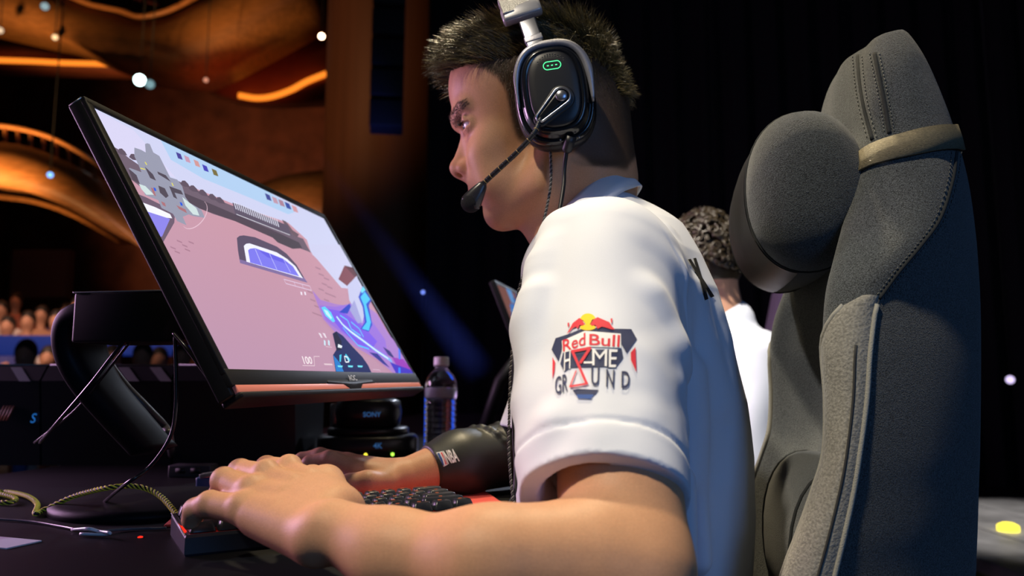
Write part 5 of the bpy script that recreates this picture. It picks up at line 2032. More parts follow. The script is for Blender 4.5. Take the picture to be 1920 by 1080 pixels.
for k, (rgb, q, grad) in enumerate(shapes):
    if grad is None:
        q = clip_poly(q)
    if len(q) < 3:
        continue
    v, t = poly_tris(q)
    smb.add([M(x, y, 0.0004 + 0.000012 * k) for x, y in v], t=t)
    scol += [lin(c) for c in grad] if grad else [lin(rgb)] * len(v)
for txt, quad in (('100', [(562, 670), (580, 671), (583, 685), (567, 685)]),):
    v, t = text_mesh(txt, 1.0, bold=0.02)
    lo_, hi_ = v.min(0), v.max(0)
    u = (v - lo_) / (hi_ - lo_)
    tl, tr_, br, bl_ = [np.array(scr(*p_)) for p_ in quad]
    w = [(1 - b) * ((1 - a) * bl_ + a * br) + b * ((1 - a) * tl + a * tr_) for a, b in u]
    smb.add([M(x, y, 0.0004 + 0.000012 * (len(shapes) + 1)) for x, y in w], t=t)
    scol += [lin((240, 225, 230))] * len(v)
sme = smb.mesh('screen_image', False)
color_attr(sme, np.array(scol))
scr_m = bpy.data.materials.new('lit_screen')
scr_m.use_nodes = True
b_ = scr_m.node_tree.nodes['Principled BSDF']
b_.inputs['Base Color'].default_value = (0.01, 0.01, 0.01, 1)
b_.inputs['Roughness'].default_value = 0.6
b_.inputs['Specular IOR Level'].default_value = 0.04
a_ = scr_m.node_tree.nodes.new('ShaderNodeVertexColor')
a_.layer_name = 'Col'
scr_m.node_tree.links.new(a_.outputs['Color'], b_.inputs['Emission Color'])
b_.inputs['Emission Strength'].default_value = 1.08
po = put('screen_image', sme, scr_m, screen)
po['kind'] = 'stuff'
put('panel', MB().box(M(SW / 2, SH / 2, -0.0015), (SW / 2, SH / 2, 0.0015), RM).mesh('panel'), mat('panel_black', (0.01, 0.01, 0.01), 0.3), screen)

# bracket, curved arm and foot behind the panel
bx = P(238, 592, 0.80)
Rb_ = np.stack([mw, mh, ZUP], 1)
put('mount_box', MB().box(bx + np.array([0, 0.05, 0]), (0.065, 0.038, 0.027), np.stack([mh, mw, ZUP], 1) @ np.eye(3), 0.003).mesh('mount_box'), bez, monitor)
put('mount_glint', MB().box(bx + np.array([0, 0.05, 0.0272]), (0.066, 0.039, 0.0008), np.stack([mh, mw, ZUP], 1), 0.0004).mesh('mount_glint'), mat('glint_silver'), monitor)  # thin silver sheet painting the highlight on top of the box
armp = catmull([P(215, 590, 0.87), P(160, 600, 0.88), P(150, 650, 0.89), P(178, 715, 0.90), P(240, 790, 0.93), P(290, 845, 0.96)], 8)
rings = []
tg = np.gradient(armp, axis=0)
for p_, t_ in zip(armp, tg):
    t_ = unit(t_)
    n_ = unit(np.cross(t_, mw))
    lp = superloop(0.035, 0.016, 3, 20)
    rings.append(p_ + np.outer(lp[:, 0], mw) + np.outer(lp[:, 1], n_))
put('stand_arm', MB().rings(rings).mesh('stand_arm'), mat('stand_black', (0.004, 0.0045, 0.006), 0.5, spec=0.12), monitor)
put('stand_foot', MB().lathe((armp[-1][0], armp[-1][1], TABLE_Z), [(0.11, 0.0), (0.11, 0.008), (0.10, 0.012), (0.03, 0.014)], 36).mesh('stand_foot'), MATS['stand_black'], monitor)

# ----------------------------------------------------------------- mouse pad, keyboard, mouse
padw, padd = np.array([0.970, 0.243, 0]), np.array([-0.243, 0.970, 0])
pc0 = np.array([0.002, 0.925, TABLE_Z]) - padw * 0.19 + padd * 0.20 + ZUP * 0.0015
tag(put('mouse_pad', MB().box(pc0, (0.19, 0.20, 0.0015), np.stack([padw, padd, ZUP], 1), 0.001).mesh('mouse_pad'), mat('coral_red_cloth', (0.62, 0.075, 0.06), 0.85, bump=0.2, scale=900), None),
    'coral red cloth mouse pad lying on the desk behind the keyboard', 'mouse pad')

KT = math.radians(30)
kx = np.array([math.cos(KT), math.sin(KT), 0])
ky = np.array([-math.sin(KT), math.cos(KT), 0])
K0 = PZ(345, 1045, TABLE_Z)
RK = np.stack([kx, ky, ZUP], 1)


def KP(x, y, z):
    return K0 + kx * x + ky * y + ZUP * z


kb = empty('keyboard', KP(0.143, 0.05, 0))
tag(kb, 'compact black mechanical keyboard with red backlight under the player hand', 'keyboard')
case_m = mat('keyboard_case', (0.016, 0.020, 0.030), 0.34)
UN = 0.01905
KL, KD = 15 * UN + 0.008, 5 * UN + 0.008
rings = []
for z, g in ((0.0, -0.001), (0.002, 0.0), (0.016, 0.0), (0.0185, -0.0015), (0.0185, -0.004), (0.013, -0.0042)):
    rings.append([KP(-g, -g, z), KP(KL + g, -g, z), KP(KL + g, KD + g, z + 0.004 * (z > 0.01)), KP(-g, KD + g, z + 0.004 * (z > 0.01))])
put('case', MB().rings(rings).mesh('case', False), case_m, kb)
red_e = emat('red_backlight', (1.0, 0.03, 0.015), 1.1)
put('backlight', MB().box(KP(KL / 2, KD / 2, 0.0150), (KL / 2 - 0.006, KD / 2 - 0.006, 0.0004), RK).mesh('backlight'), mat('keyboard_plate', (0.02, 0.004, 0.004), 0.4, emit=(1.0, 0.02, 0.01), estr=0.10), kb)
put('light_strip', MB().box(KP(0.0018, KD * 0.42, 0.0192), (0.0009, KD * 0.30, 0.0009), RK).mesh('light_strip'), red_e, kb)
put('light_strip', MB().box(KP(KL * 0.14, KD - 0.0022, 0.0232), (0.022, 0.0009, 0.0009), RK).mesh('light_strip'), red_e, kb)
edge_m = mat('case_edge', (0.30, 0.32, 0.32), 0.35, metal=0.6)
put('case_edge', MB().tube([KP(0, 0.001, 0.0186), KP(0, KD, 0.0226)], 0.0006, 6).mesh('case_edge'), edge_m, kb)
keycap_m = mat('keycap_black', (0.016, 0.020, 0.026), 0.28)
legend_m = emat('orange_legend', (1.0, 0.20, 0.05), 1.6)
LAY = [[1.25, 1.25, 1.25, 6.25, 1.25, 1.25, 1.25, 1.25], [2.25] + [1] * 10 + [2.75], [1.75] + [1] * 11 + [2.25], [1.5] + [1] * 12 + [1.5], [1] * 13 + [2]]
caps = {}


def cap_mesh(w):
    if w in caps:
        return caps[w]
    hw, hd = w * UN / 2 - 0.0006, UN / 2 - 0.0006
    tw, td = hw - 0.0030, hd - 0.0030
    rings = []
    for z, a, b, dy in ((0.0, hw, hd, 0), (0.0012, hw, hd, 0), (0.0085, tw + 0.0004, td + 0.0003, 0.0006), (0.0092, tw - 0.0004, td - 0.0005, 0.0006), (0.0086, tw * 0.45, td * 0.45, 0.0006)):
        lp = superloop(a, b, 7, 20)
        rings.append([(x, y + dy, z) for x, y in lp])
    caps[w] = MB().rings(rings).mesh('keycap')
    caps[w].materials.append(keycap_m)
    return caps[w]


lg_me = np_mesh('legend', [(-0.0022, -0.0006, 0), (0.0022, -0.0006, 0), (0.0022, 0.0006, 0), (-0.0022, 0.0006, 0)], [np.array([[0, 1, 2, 3]])], False)
lg_me.materials.append(legend_m)
kb_mat = Matrix([[*RK[0], 0], [*RK[1], 0], [*RK[2], 0], [0, 0, 0, 1]])
for r_, row in enumerate(LAY):
    x = 0.004
    for w in row:
        c = KP(x + w * UN / 2, 0.004 + (r_ + 0.5) * UN, 0.0185 + 0.0009 * r_)
        o = bpy.data.objects.new('keycap', cap_mesh(w))
        col.objects.link(o)
        o.parent = kb
        o.matrix_local = Matrix.Translation(Vector(c) - kb.location) @ kb_mat
        if r_ >= 1 or w < 2:
            lo_ = bpy.data.objects.new('legend', lg_me)
            col.objects.link(lo_)
            lo_.parent = o
            lo_.location = (-0.001, 0.0035, 0.0094)
        x += w * UN

# braided yellow and black cable from the keyboard's back corner
cab = empty('keyboard_cable', KP(0.0, KD, 0.005))
tag(cab, 'yellow and black braided cable looping across the desk from the keyboard', 'cable')
cpts = [KP(0.012, KD - 0.002, 0.012), PZ(300, 930, TABLE_Z + 0.028), PZ(255, 912, TABLE_Z + 0.036), PZ(200, 915, TABLE_Z + 0.036), PZ(140, 930, TABLE_Z + 0.022), PZ(85, 955, TABLE_Z + 0.006), PZ(66, 963, TABLE_Z + 0.004), PZ(70, 945, TABLE_Z + 0.006), PZ(50, 930, TABLE_Z + 0.008), PZ(10, 922, TABLE_Z + 0.004),
        PZ(-15, 928, TABLE_Z + 0.004), PZ(-10, 940, TABLE_Z + 0.004), PZ(20, 942, TABLE_Z + 0.004), PZ(28, 934, TABLE_Z + 0.005), PZ(-10, 924, TABLE_Z + 0.006), PZ(-60, 915, TABLE_Z + 0.004)]
cp = catmull(cpts, 24)
put('cable_core', MB().tube(cp, 0.0024, 8).mesh('cable_core'), mat('braid_black', (0.012, 0.012, 0.012), 0.6), cab)
tgc = np.gradient(cp, axis=0)
for k in range(3):
    pp = []
    ln = np.concatenate([[0], np.cumsum(np.linalg.norm(np.diff(cp, axis=0), axis=1))])
    dd = np.arange(0, ln[-1], 0.0008)
    cq = np.stack([np.interp(dd, ln, cp[:, i]) for i in range(3)], 1)
    tq = np.gradient(cq, axis=0)
    for p_, t_, l_ in zip(cq, tq, dd):
        t_ = unit(t_)
        u_ = unit(np.cross(t_, ZUP + 0.01))
        w_ = np.cross(t_, u_)
        a = l_ / 0.020 * 2 * math.pi + k * 2 * math.pi / 3
        pp.append(p_ + (u_ * math.cos(a) + w_ * math.sin(a)) * 0.0021)
    put('yellow_strand', MB().tube(pp, 0.0010, 5).mesh('yellow_strand'), mat('braid_yellow', (0.80, 0.72, 0.04), 0.6), cab)

mouse = empty('computer_mouse', (P(605, 890, 1.03)[0], 1.03, TABLE_Z + 0.003))
tag(mouse, 'black computer mouse held under the far hand on the red pad', 'mouse')
mc = np.array([P(600, 890, 1.03)[0], 1.03, TABLE_Z + 0.003])
rings = []
for z, g in ((0.0, 0.90), (0.004, 0.98), (0.012, 1.0), (0.022, 0.93), (0.030, 0.76), (0.036, 0.45), (0.037, 0.15)):
    lp = superloop(0.058 * g, 0.031 * g, 2.4, 30)
    rings.append([mc + SF * x + SL * y + ZUP * z for x, y in lp])
put('shell', MB().rings(rings).mesh('shell'), bez, mouse)
put('wheel', MB().lathe(mc + SF * 0.035 + ZUP * 0.026, [(0.004, -0.004), (0.010, -0.003), (0.010, 0.003), (0.004, 0.004)], 16, np.stack([SF, ZUP, SL], 1)).mesh('wheel'), blk, mouse)
put('side_light', MB().ball(PPL(637, 908, mc + SL * 0.033, SL), (0.009, 0.003, 0.004), 10, 8).mesh('side_light'), emat('violet_led', (0.45, 0.38, 1.0), 1.4), mouse)

# ----------------------------------------------------------------- bottle
bb = P(826, 836, 1.58)
bb[2] = TABLE_Z
bt_ = empty('water_bottle', bb)
tag(bt_, 'clear ribbed plastic water bottle with a white cap on the desk', 'bottle')
prof = [(0.002, 0.0), (0.024, 0.0), (0.031, 0.004)]
for k in range(9):
    z0 = 0.012 + k * 0.0115
    prof += [(0.0325, z0), (0.0330, z0 + 0.004), (0.0300, z0 + 0.0075), (0.0312, z0 + 0.0105)]
prof += [(0.0325, 0.120), (0.0330, 0.138), (0.0315, 0.150), (0.026, 0.163), (0.018, 0.172), (0.0135, 0.177), (0.0130, 0.180), (0.0155, 0.181), (0.0155, 0.183), (0.0125, 0.184), (0.0125, 0.190)]
glass = mat('clear_plastic', (0.95, 0.97, 1.0), 0.04, trans=1.0, ior=1.40)
put('bottle_body', MB().lathe(bb, prof, 32).mesh('bottle_body'), glass, bt_)
put('cap', MB().lathe(bb, [(0.004, 0.183), (0.0155, 0.183), (0.0158, 0.185), (0.0155, 0.199), (0.0140, 0.2005), (0.003, 0.2008)], 32).mesh('cap'), mat('cap_white', (0.75, 0.76, 0.80), 0.45), bt_)
put('label_band', MB().lathe(bb, [(0.0332, 0.118), (0.0334, 0.119), (0.0334, 0.137), (0.0332, 0.138)], 32).mesh('label_band'), mat('label_film', (0.55, 0.60, 0.72), 0.25, trans=0.5), bt_)

# slim blue light bar standing behind the bottle
lb0 = P(801, 785, 1.66)
o = put('light_bar', MB().box((lb0[0], 1.66, TABLE_Z + 0.062), (0.0055, 0.008, 0.062), None, 0.002).mesh('light_bar'), emat('blue_bar', (0.02, 0.10, 0.85), 0.9))
tag(o, 'slim upright blue light bar standing beside the water bottle', 'light')

# ----------------------------------------------------------------- remote camera with status lights
sc0 = P(690, 838, 1.55)
sc0[2] = TABLE_Z
pt = empty('remote_camera', sc0)
tag(pt, 'black remote video camera with lit status dots standing under the monitor', 'camera')
cam_m = mat('camera_black', (0.009, 0.010, 0.013), 0.32)
pf = unit(np.array([CAM[0], CAM[1], 0]) - np.array([sc0[0], sc0[1], 0]))
ps = np.cross(ZUP, pf)
RP = np.stack([ps, pf, ZUP], 1)


def CP(x, y, z):
    return sc0 + ps * x + pf * y + ZUP * z


def rloft(name, lays, m, n=3.2):
    return put(name, MB().rings([[CP(x, y, z) for x, y in superloop(a, b, n, 40)] for z, a, b in lays]).mesh(name), m, pt)


rloft('base', [(0.0, 0.094, 0.075), (0.003, 0.098, 0.079), (0.040, 0.098, 0.079), (0.046, 0.093, 0.074), (0.048, 0.06, 0.05)], cam_m)
rloft('turntable', [(0.046, 0.080, 0.066), (0.058, 0.080, 0.066), (0.062, 0.075, 0.062)], cam_m, 2.2)
rloft('head', [(0.062, 0.050, 0.055), (0.066, 0.062, 0.064), (0.090, 0.066, 0.067), (0.112, 0.062, 0.064), (0.118, 0.05, 0.05)], cam_m, 2.6)
silv = mat('camera_silver', (0.5, 0.5, 0.5), 0.25, metal=0.9)
put('pivot_ring', MB().lathe(CP(-0.062, 0.0, 0.060), [(0.012, 0), (0.013, 0.001), (0.013, 0.046), (0.012, 0.047)], 20).mesh('pivot_ring'), silv, pt)
for txt, x, z, sz in (('SONY', 0.006, 0.088, 0.0125), ('4K', 0.018, 0.030, 0.014)):
    v, t = text_mesh(txt, sz, bold=0.0002)
    if txt == 'SONY':
        dy = 0.0685
    else:
        dy = 0.0800
    put('wordmark', MB().add([CP(x + a, dy, z + b) for a, b in v], t=t).mesh('wordmark'), emat('blue_glow_print', (0.05, 0.16, 0.42), 0.5), pt)  # lettering given a glow of its own
for x, c in ((-0.004, (1.0, 0.85, 0.05)), (0.046, (0.45, 1.0, 0.08))):
    put('status_light', MB().ball(CP(x, 0.0795, 0.014), 0.0032, 12, 8).mesh('status_light'), emat('led_%d' % int(c[0] * 100), c, 2.0), pt)

# ----------------------------------------------------------------- small things on the desk
hub = empty('usb_hub', PZ(365, 893, TABLE_Z))
tag(hub, 'dark USB hub with two ports beside the keyboard', 'usb hub')
hc = PZ(362, 893, TABLE_Z) + ZUP * 0.0095
put('hub_body', MB().box(hc, (0.034, 0.016, 0.0095), None, 0.002).mesh('hub_body'), mat('hub_grey', (0.045, 0.045, 0.048), 0.4), hub)
for dx in (-0.014, 0.010):
    put('port', MB().box(hc + np.array([dx, -0.0162, 0.001]), (0.008, 0.0006, 0.0042)).mesh('port'), mat('port_black', (0.002, 0.002, 0.002), 0.5), hub)
plug = empty('usb_plug', hc + np.array([0.05, 0.02, -0.0095]))
tag(plug, 'silver and blue USB plug lying beside the hub', 'usb plug')
pp0 = P(408, 868, 1.10)
put('plug_shell', MB().box(np.array([pp0[0], pp0[1], TABLE_Z + 0.024]), (0.022, 0.008, 0.003), frame((1, 0.1, 0.15)), 0.001).mesh('plug_shell'), mat('plug_silver', (0.6, 0.62, 0.64), 0.3, metal=0.9), plug)
put('plug_grip', MB().box(np.array([pp0[0] - 0.002, pp0[1] + 0.01, TABLE_Z + 0.010]), (0.028, 0.010, 0.010), frame((1, 0.1, 0.05)), 0.003).mesh('plug_grip'), mat('plug_blue', (0.05, 0.10, 0.22), 0.4), plug)
pap = MB().box(PZ(-5, 1018, TABLE_Z) + ZUP * 0.0007, (0.035, 0.018, 0.0006), frame((1, -0.35, 0)))
tag(put('paper_slip', pap.mesh('paper_slip', False), mat('paper_white', (0.75, 0.75, 0.78), 0.8)), 'small white paper slip lying flat on the black desk', 'paper')
dot = put('indicator_light', MB().lathe(PZ(263, 1008, TABLE_Z), [(0.0025, 0), (0.0025, 0.001), (0.001, 0.0016)], 12).mesh('indicator_light'), red_e)
tag(dot, 'tiny red indicator light glowing on the desk', 'light')

cab_m = mat('cable_gloss', (0.012, 0.012, 0.014), 0.22)
CABLES = [('black video cable tied behind the monitor running down to the desk edge', [P(298, 545, .84), P(292, 575, .83), P(272, 602, .82), P(225, 650, .82), P(170, 720, .84), P(110, 790, .88), P(75, 830, .92)], 0.0022),
          ('second thin black cable hanging slack behind the monitor', [P(300, 560, .84), P(284, 595, .83), P(262, 622, .82), P(235, 652, .83), P(190, 710, .86), P(140, 770, .90), P(65, 830, .97)], 0.0016),
          ('black cable dropping straight from the monitor and curling on the desk', [P(328, 630, .80), P(330, 700, .80), P(329, 770, .80), P(318, 822, .80), P(280, 876, .80), P(230, 912, .80), PZ(190, 948, TABLE_Z + 0.004), PZ(186, 968, TABLE_Z + 0.003), PZ(215, 976, TABLE_Z + 0.003), PZ(272, 974, TABLE_Z + 0.003)], 0.0020),
          ('black power cable bowed along the back of the monitor', [P(326, 625, .78), P(352, 655, .77), P(378, 690, .77), P(398, 718, .77), P(415, 732, .78), P(440, 752, .80), P(480, 758, .85), P(520, 742, .92)], 0.0024),
          ('thick dark grey cable curving down from the monitor mount', [P(190, 625, .95), P(196, 665, .96), P(228, 715, .97), P(275, 765, .98), P(308, 800, 1.0), P(318, 825, 1.02), PZ(322, 858, TABLE_Z + 0.004)], 0.0055)]
for lb, pts, r in CABLES:
    o = bezier_cable('cable', pts, r, cab_m if r < 0.004 else mat('cable_grey', (0.035, 0.034, 0.036), 0.4), None, 12)
    tag(o, lb, 'cable')
o = bezier_cable('thin_wire', [PZ(-20, 972, TABLE_Z + 0.002), PZ(60, 978, TABLE_Z + 0.002), PZ(120, 988, TABLE_Z + 0.002), PZ(170, 996, TABLE_Z + 0.004), PZ(240, 992, TABLE_Z + 0.002), PZ(312, 990, TABLE_Z + 0.002)], 0.0014, mat('wire_grey', (0.10, 0.10, 0.11), 0.25))
tag(o, 'thin grey wire lying across the desk beside the keyboard corner', 'wire')
o = put('plastic_tie', MB().tube(catmull([PZ(135, 993, TABLE_Z + 0.003), PZ(165, 991, TABLE_Z + 0.008), PZ(185, 996, TABLE_Z + 0.005), PZ(205, 999, TABLE_Z + 0.006), PZ(200, 1002, TABLE_Z + 0.003), PZ(150, 1001, TABLE_Z + 0.003)], 6), 0.0016, 6).mesh('plastic_tie'), mat('clear_tie', (0.7, 0.72, 0.75), 0.12, spec=0.8))
tag(o, 'crumpled clear plastic tie around the thin grey wire', 'plastic tie')
# velcro wrap where the cables are gathered
o = put('cable_tie', MB().tube([P(286, 572, .828), P(270, 600, .820), P(264, 610, .818)], [0.004, 0.0055, 0.004], 8).mesh('cable_tie'), mat('tie_grey', (0.30, 0.30, 0.31), 0.2))
tag(o, 'shiny tape wrapped around the cables behind the monitor', 'cable tie')
# ================================================================= the team mate on the next seat
p2 = empty('person', (P(1360, 700, 2.1)[0], 2.1, 0.0))
tag(p2, 'team mate with curly dark hair in a white jersey seated beyond the player', 'person')
Y2 = 2.1
hc2 = P(1318, 492, Y2)
R2 = RF
b2p = [('u', 0.0, s_ell(hc2, (0.092, 0.075, 0.115), R2)), ('u', 0.03, s_cone(hc2 - ZUP * 0.05 - HF * 0.03, hc2 - ZUP * 0.19 - HF * 0.06, 0.055, 0.060)), ('u', 0.03, s_ell(hc2 + HF * 0.05 - ZUP * 0.07, (0.05, 0.05, 0.06), R2)), ('u', 0.015, s_cone(hc2 + HF * 0.095, hc2 + HF * 0.115 - ZUP * 0.035, 0.01, 0.013))]
sh2n, sh2f = hc2 - HF * 0.09 - ZUP * 0.27 + HL * 0.19, hc2 - HF * 0.09 - ZUP * 0.27 - HL * 0.19
for s_, sg in ((sh2n, 1), (sh2f, -1)):
    el = s_ - ZUP * 0.27 + HF * 0.06 + HL * 0.05 * sg
    b2p += [('u', 0.02, s_cone(s_, el, 0.05, 0.04)), ('u', 0.02, s_cone(el, el + HF * 0.25 - ZUP * 0.01, 0.04, 0.027))]
    wr = el + HF * 0.25 - ZUP * 0.01
    for k in range(4):
        b2p.append(('u', 0.012, s_cone(wr, wr + HF * 0.09 + HL * (k - 1.5) * 0.02, 0.018, 0.011)))
        b2p.append(('u', 0.004, s_cone(wr + HF * 0.09 + HL * (k - 1.5) * 0.02, wr + HF * 0.15 + HL * (k - 1.5) * 0.022 - ZUP * 0.02, 0.010, 0.008)))
    b2p.append(('u', 0.008, s_cone(wr + HL * 0.02 * -sg, wr + HF * 0.06 - HL * 0.05 * sg, 0.014, 0.010)))
b2p.append(('u', 0.03, s_ell(hc2 - HF * 0.10 - ZUP * 0.45, (0.10, 0.17, 0.26), R2)))
v, q = sdf_mesh(b2p, hc2 - np.array([0.62, 0.42, 0.85]), hc2 + np.array([0.40, 0.42, 0.2]), 0.008)
put('body', np_mesh('body', v, [q]), mat('skin_far', srgb(200, 150, 122), 0.55), p2)
s2 = [('u', 0.0, s_ell(hc2 - HF * 0.115 - ZUP * 0.50, (0.155, 0.20, 0.30), R2)), ('u', 0.06, s_ell(hc2 - HF * 0.10 - ZUP * 0.27, (0.10, 0.21, 0.075), R2)),
      ('u', 0.03, s_cone(hc2 - HF * 0.07 - ZUP * 0.17, hc2 - HF * 0.07 - ZUP * 0.20, 0.068, 0.075))]
for s_, sg in ((sh2n, 1), (sh2f, -1)):
    s2.append(('u', 0.04, s_cone(s_, s_ - ZUP * 0.25 + HF * 0.05 + HL * 0.045 * sg, 0.076, 0.074)))
s2.append(('a', 0.0, (wrinkle, np.full(3, -9.0), np.full(3, 9.0))))
v, q = sdf_mesh(s2, hc2 - np.array([0.5, 0.5, 0.95]), hc2 + np.array([0.45, 0.5, 0.1]), 0.008)
put('jersey', np_mesh('jersey', v, [q]), white_m, p2)
# curly hair: many small curls
mb = MB()
for k in range(520):
    d = unit(rng.normal(0, 1, 3))
    if d[2] < -0.25 or (d @ HF > 0.55 and d[2] < 0.35):
        continue
    c = hc2 + ZUP * 0.01 - HF * 0.008 + (d[0] * np.array([1, 0, 0]) + d[1] * np.array([0, 1, 0])) * 0.092 + ZUP * d[2] * 0.125
    u = unit(np.cross(d, rng.normal(0, 1, 3)))
    w = np.cross(d, u)
    n_ = 9
    pts = [c + (u * math.cos(a) + w * math.sin(a)) * 0.012 + d * (0.004 + a * 0.0028) for a in np.linspace(0, 5.2, n_)]
    mb.tube(pts, np.linspace(0.0052, 0.002, n_), 5)
ho = put('hair', mb.mesh('hair'), mat('curly_hair', (0.035, 0.024, 0.012), 0.36, spec=0.7), p2)
ho['kind'] = 'stuff'
v, q = sdf_mesh([('u', 0, s_ell(hc2 + ZUP * 0.012 - HF * 0.012, (0.097, 0.083, 0.118), R2)), ('s', 0.01, s_ell(hc2 - ZUP * 0.06 + HF * 0.08, (0.09, 0.12, 0.11), R2))], hc2 - 0.2, hc2 + 0.2, 0.008)
put('scalp_hair', np_mesh('scalp_hair', v, [q]), MATS['curly_hair'], p2)
# lower body of the team mate
tr = []
for s in (1, -1):
    hip = hc2 - HF * 0.12 - ZUP * 0.72 + HL * s * 0.09
    knee = hip + HF * 0.43
    ankle = np.array([knee[0], knee[1], 0.07])
    tr += [('u', 0.03, s_cone(hip, knee, 0.085, 0.06)), ('u', 0.02, s_cone(knee, ankle, 0.06, 0.045)), ('u', 0.02, s_cone(ankle, ankle + HF * 0.14 - ZUP * 0.03, 0.042, 0.036))]
v, q = sdf_mesh(tr, hc2 - np.array([0.75, 0.5, 1.35]), hc2 + np.array([0.35, 0.5, -0.5]), 0.012)
put('trousers', np_mesh('trousers', v, [q]), mat('black_trousers'), p2)

# his monitor, seen edge-on past the player's chest
m2 = empty('monitor', (P(950, 600, 1.9)[0], 1.9, TABLE_Z))
tag(m2, 'second monitor seen edge-on past the player chest showing blue and orange', 'monitor')
A = P(929, 527, 1.85)
w2 = np.array([0.22, 0.975, 0])
u2 = unit(ZUP * 0.93 - HF * -0.36)
n2 = np.cross(w2, u2)
if n2[0] < 0:
    n2 = -n2
R3 = np.stack([w2, u2, n2], 1)
c2 = A + w2 * 0.27 - u2 * 0.16
put('frame', MB().box(c2 - n2 * 0.008, (0.275, 0.163, 0.008), R3, 0.003).mesh('frame'), bez, m2)
put('screen', MB().box(c2 + n2 * 0.0008, (0.266, 0.150, 0.0006), R3).mesh('screen'), emat('screen_pink', srgb(176, 120, 112), 0.45), m2)
for k in range(16):
    cc_ = c2 + n2 * 0.0016 + w2 * rng.uniform(-0.25, -0.02) + u2 * rng.uniform(-0.08, 0.14)
    put('screen_patch', MB().box(cc_, (rng.uniform(0.02, 0.05), rng.uniform(0.01, 0.025), 0.0003), R3).mesh('screen_patch', False), emat('screen_blue%d' % (k % 3), [(0.08, 0.22, 0.6), (0.15, 0.35, 0.7), (0.05, 0.10, 0.3)][k % 3], 0.8), m2)
f2 = c2 - n2 * 0.06
put('stand', MB().tube([f2, f2 - n2 * 0.06 - ZUP * 0.05, np.array([f2[0] - 0.10, f2[1], TABLE_Z + 0.01])], 0.018, 10).mesh('stand'), bez, m2)
put('stand_foot', MB().lathe((f2[0] - 0.10, f2[1], TABLE_Z), [(0.10, 0), (0.10, 0.008), (0.03, 0.012)], 30).mesh('stand_foot'), bez, m2)

# chairs of the row beyond
def far_chair(c, yaw, lb, m):
    e = empty('gaming_chair', c)
    tag(e, lb, 'chair')
    f = np.array([-math.cos(yaw), math.sin(yaw), 0])
    s_ = np.array([-math.sin(yaw), -math.cos(yaw), 0])
    rings = []
    for z, w, t_, b in ((0.50, 0.22, 0.06, 0.0), (0.62, 0.25, 0.06, 0.02), (0.85, 0.25, 0.055, 0.05), (0.98, 0.22, 0.05, 0.07), (1.10, 0.15, 0.045, 0.09), (1.22, 0.125, 0.04, 0.11), (1.25, 0.09, 0.03, 0.115)):
        rings.append([c - f * (0.24 + b) + f * x + s_ * y + ZUP * z for x, y in superloop(t_, w, 2.8, 28)])
    put('backrest', MB().rings(rings).mesh('backrest'), m, e)
    put('seat', MB().rings([[c + f * x + s_ * y + ZUP * z for x, y in superloop(dx, dy, 4, 28)] for z, dx, dy in ((0.40, 0.22, 0.22), (0.43, 0.25, 0.25), (0.48, 0.25, 0.25), (0.50, 0.21, 0.21))]).mesh('seat'), m, e)
    put('column', MB().lathe(c, [(0.05, 0.06), (0.03, 0.12), (0.03, 0.40)], 16).mesh('column'), blk, e)
    for k in range(5):
        a = k * 2 * math.pi / 5
        d = np.array([math.cos(a), math.sin(a), 0])
        put('leg', MB().tube([c + ZUP * 0.08, c + d * 0.30 + ZUP * 0.04], [0.03, 0.018], 8).mesh('leg'), blk, e)


far_chair(np.array([P(1440, 600, 3.0)[0] - 0.3, 3.0, 0.0]), SETUP_YAW, 'pale grey gaming chair far along the row past the team mate', mat('grey_chair', (0.30, 0.30, 0.33), 0.8))
def zz(pts, ox=1010, oy=570, sc=5.4):
    return [(x / sc + ox, y / sc + oy) for x, y in pts]


navy_m = mat('print_navy', srgb(36, 46, 84), 0.7)
red_m = mat('print_red', srgb(214, 40, 60), 0.7)
yel_m = mat('print_yellow', srgb(250, 205, 20), 0.7)
blue_m = mat('print_blue', srgb(32, 76, 150), 0.7)
black_m = mat('print_black', (0.01, 0.01, 0.012), 0.7)
pwhite_m = mat('print_white', (0.82, 0.82, 0.83), 0.7)


def circle(cx, cy, rx, ry, n=24, a0=0, a1=2 * math.pi):
    return [(cx + rx * math.cos(a), cy + ry * math.sin(a)) for a in np.linspace(a0, a1, n, endpoint=(a1 - a0) < 6.2)]


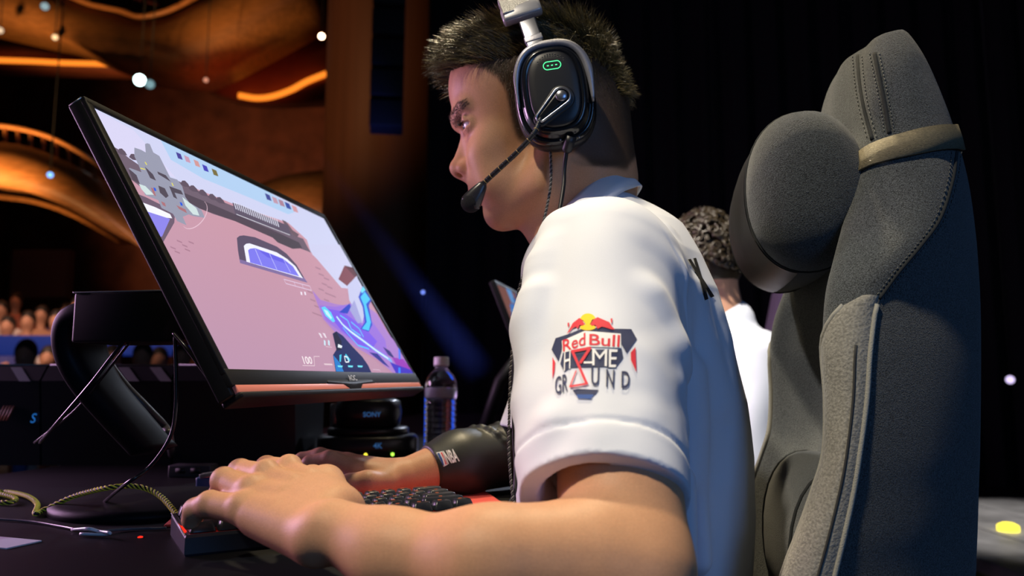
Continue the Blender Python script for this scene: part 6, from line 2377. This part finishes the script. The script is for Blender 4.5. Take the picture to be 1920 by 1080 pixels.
E_ = dict(bvh=SBVH, parent=shirt_o)
emb = [
    (navy_m, [poly_tris(zz([(175, 350), (330, 300), (420, 262), (640, 240), (760, 255), (935, 258), (992, 360), (890, 505), (830, 400), (828, 320), (520, 300), (250, 380), (235, 470), (205, 585), (135, 465)])),
              poly_tris(zz([(250, 500), (340, 470), (840, 460), (855, 550), (780, 650), (700, 655), (690, 640), (330, 650), (262, 692), (222, 610)]))], 0.0006),
    (blue_m, [poly_tris(zz([(385, 925), (560, 925), (530, 970), (400, 965)]))], 0.0011),
    (navy_m, [poly_tris(zz([(345, 875), (400, 862), (610, 875), (570, 925), (378, 925)]))], 0.0006),
    (pwhite_m, [poly_tris(zz([(240, 380), (470, 278), (830, 308), (832, 450), (500, 440), (250, 500)]))], 0.0009),
    (red_m, [place_text('Red', zz([(250, 375), (478, 300), (478, 425), (256, 495)]), 0.012),
             place_text('Bull', zz([(518, 312), (822, 325), (815, 445), (515, 425)]), 0.012),
             poly_tris(zz([(150, 545), (176, 595), (168, 690), (148, 770)])),
             poly_tris(zz([(975, 445), (985, 700), (930, 575), (928, 500)])),
             # two bulls
             poly_tris(zz([(290, 315), (330, 245), (350, 205), (415, 152), (440, 165), (470, 215), (445, 230), (420, 222), (400, 262), (385, 238), (345, 258), (320, 290)])),
             poly_tris(zz([(770, 268), (738, 235), (715, 195), (600, 145), (560, 165), (525, 215), (545, 232), (575, 222), (600, 262), (640, 240), (690, 252), (735, 268)])),
             poly_tris(zz([(300, 200), (318, 198), (312, 240), (302, 240)])), poly_tris(zz([(725, 160), (745, 155), (742, 205), (732, 205)]))], 0.0013),
    (yel_m, [poly_tris(zz([(425, 155)] + circle(502, 170, 78, 66, 12, math.pi, 2 * math.pi) + [(578, 160), (545, 165), (520, 215), (505, 225), (480, 215), (455, 175)])),
             poly_tris(zz(circle(500, 245, 78, 30, 16)))], 0.0011),
    (pwhite_m, [place_text('H', zz([(268, 492), (330, 475), (325, 665), (262, 690)]), 0.0),
                place_text('M', zz([(545, 460), (695, 470), (690, 640), (545, 630)]), 0.0),
                place_text('E', zz([(712, 470), (800, 470), (780, 650), (710, 650)]), 0.005),
                poly_tris(zz([(460, 592), (560, 592), (560, 612), (460, 612)]))], 0.0013),
    (navy_m, [place_text('GR', zz([(172, 755), (302, 705), (298, 888), (178, 935)]), 0.012),
              place_text('U', zz([(535, 640), (615, 640), (610, 840), (535, 840)]), 0.012),
              place_text('N', zz([(685, 665), (768, 675), (758, 860), (682, 850)]), 0.012),
              place_text('D', zz([(838, 688), (920, 690), (915, 862), (835, 860)]), 0.012)], 0.0013),
]
tri_lines = [((350, 490), (525, 458)), ((525, 458), (430, 605)), ((350, 490), (490, 820)), ((490, 820), (325, 848)), ((325, 848), (385, 690))]
seg = []
for (a, b), w in zip(tri_lines, (28, 28, 26, 20, 12)):
    a, b = np.array(a, float), np.array(b, float)
    d = (b - a) / np.linalg.norm(b - a)
    n_ = np.array([-d[1], d[0]]) * w / 2
    e = d * w * 0.3
    seg.append(poly_tris(zz([a - e + n_, b + e + n_, b + e - n_, a - e - n_])))
emb.append((red_m, seg, 0.0017))
for m_, polys, lift in emb:
    o = decal('sleeve_print', polys, SBVH, m_, shirt_o, lift)
# letter printed across the back, and chest prints seen edge-on
o = decal('back_letter', [place_text('X', [(1288, 487), (1304, 484), (1338, 556), (1321, 563)], 0.10)], SBVH, black_m, shirt_o, 0.001)
for pg, m_ in (([(951, 822), (957, 814), (960, 832), (959, 850), (953, 850)], red_m), ([(962, 838), (970, 832), (978, 840), (982, 862), (980, 884), (970, 876), (964, 868), (961, 850)], red_m), ([(968, 655), (977, 652), (977, 675), (974, 700), (968, 700)], navy_m)):
    decal('chest_print', [poly_tris(pg)], SBVH, m_, shirt_o, 0.001, 3, 0.80)


def zn(pts):
    return zz(pts, 580, 620, 3.858)


decal('sleeve_logo', [poly_tris(zn([(918, 884), (962, 874), (1000, 970), (972, 984)]))], CBVH, pwhite_m, sleeve_o, 0.0008, 5)
decal('sleeve_logo', [poly_tris(zn([(925, 890), (940, 886), (962, 930), (975, 978), (966, 975)]))], CBVH, blue_m, sleeve_o, 0.0012, 5)
decal('sleeve_logo', [poly_tris(zn([(948, 884), (960, 882), (994, 966), (985, 970), (972, 925)]))], CBVH, red_m, sleeve_o, 0.0012, 5)
decal('sleeve_logo', [place_text('NBA', zn([(965, 874), (1052, 855), (1088, 945), (1003, 966)]), 0.03)], CBVH, pwhite_m, sleeve_o, 0.0010, 5)
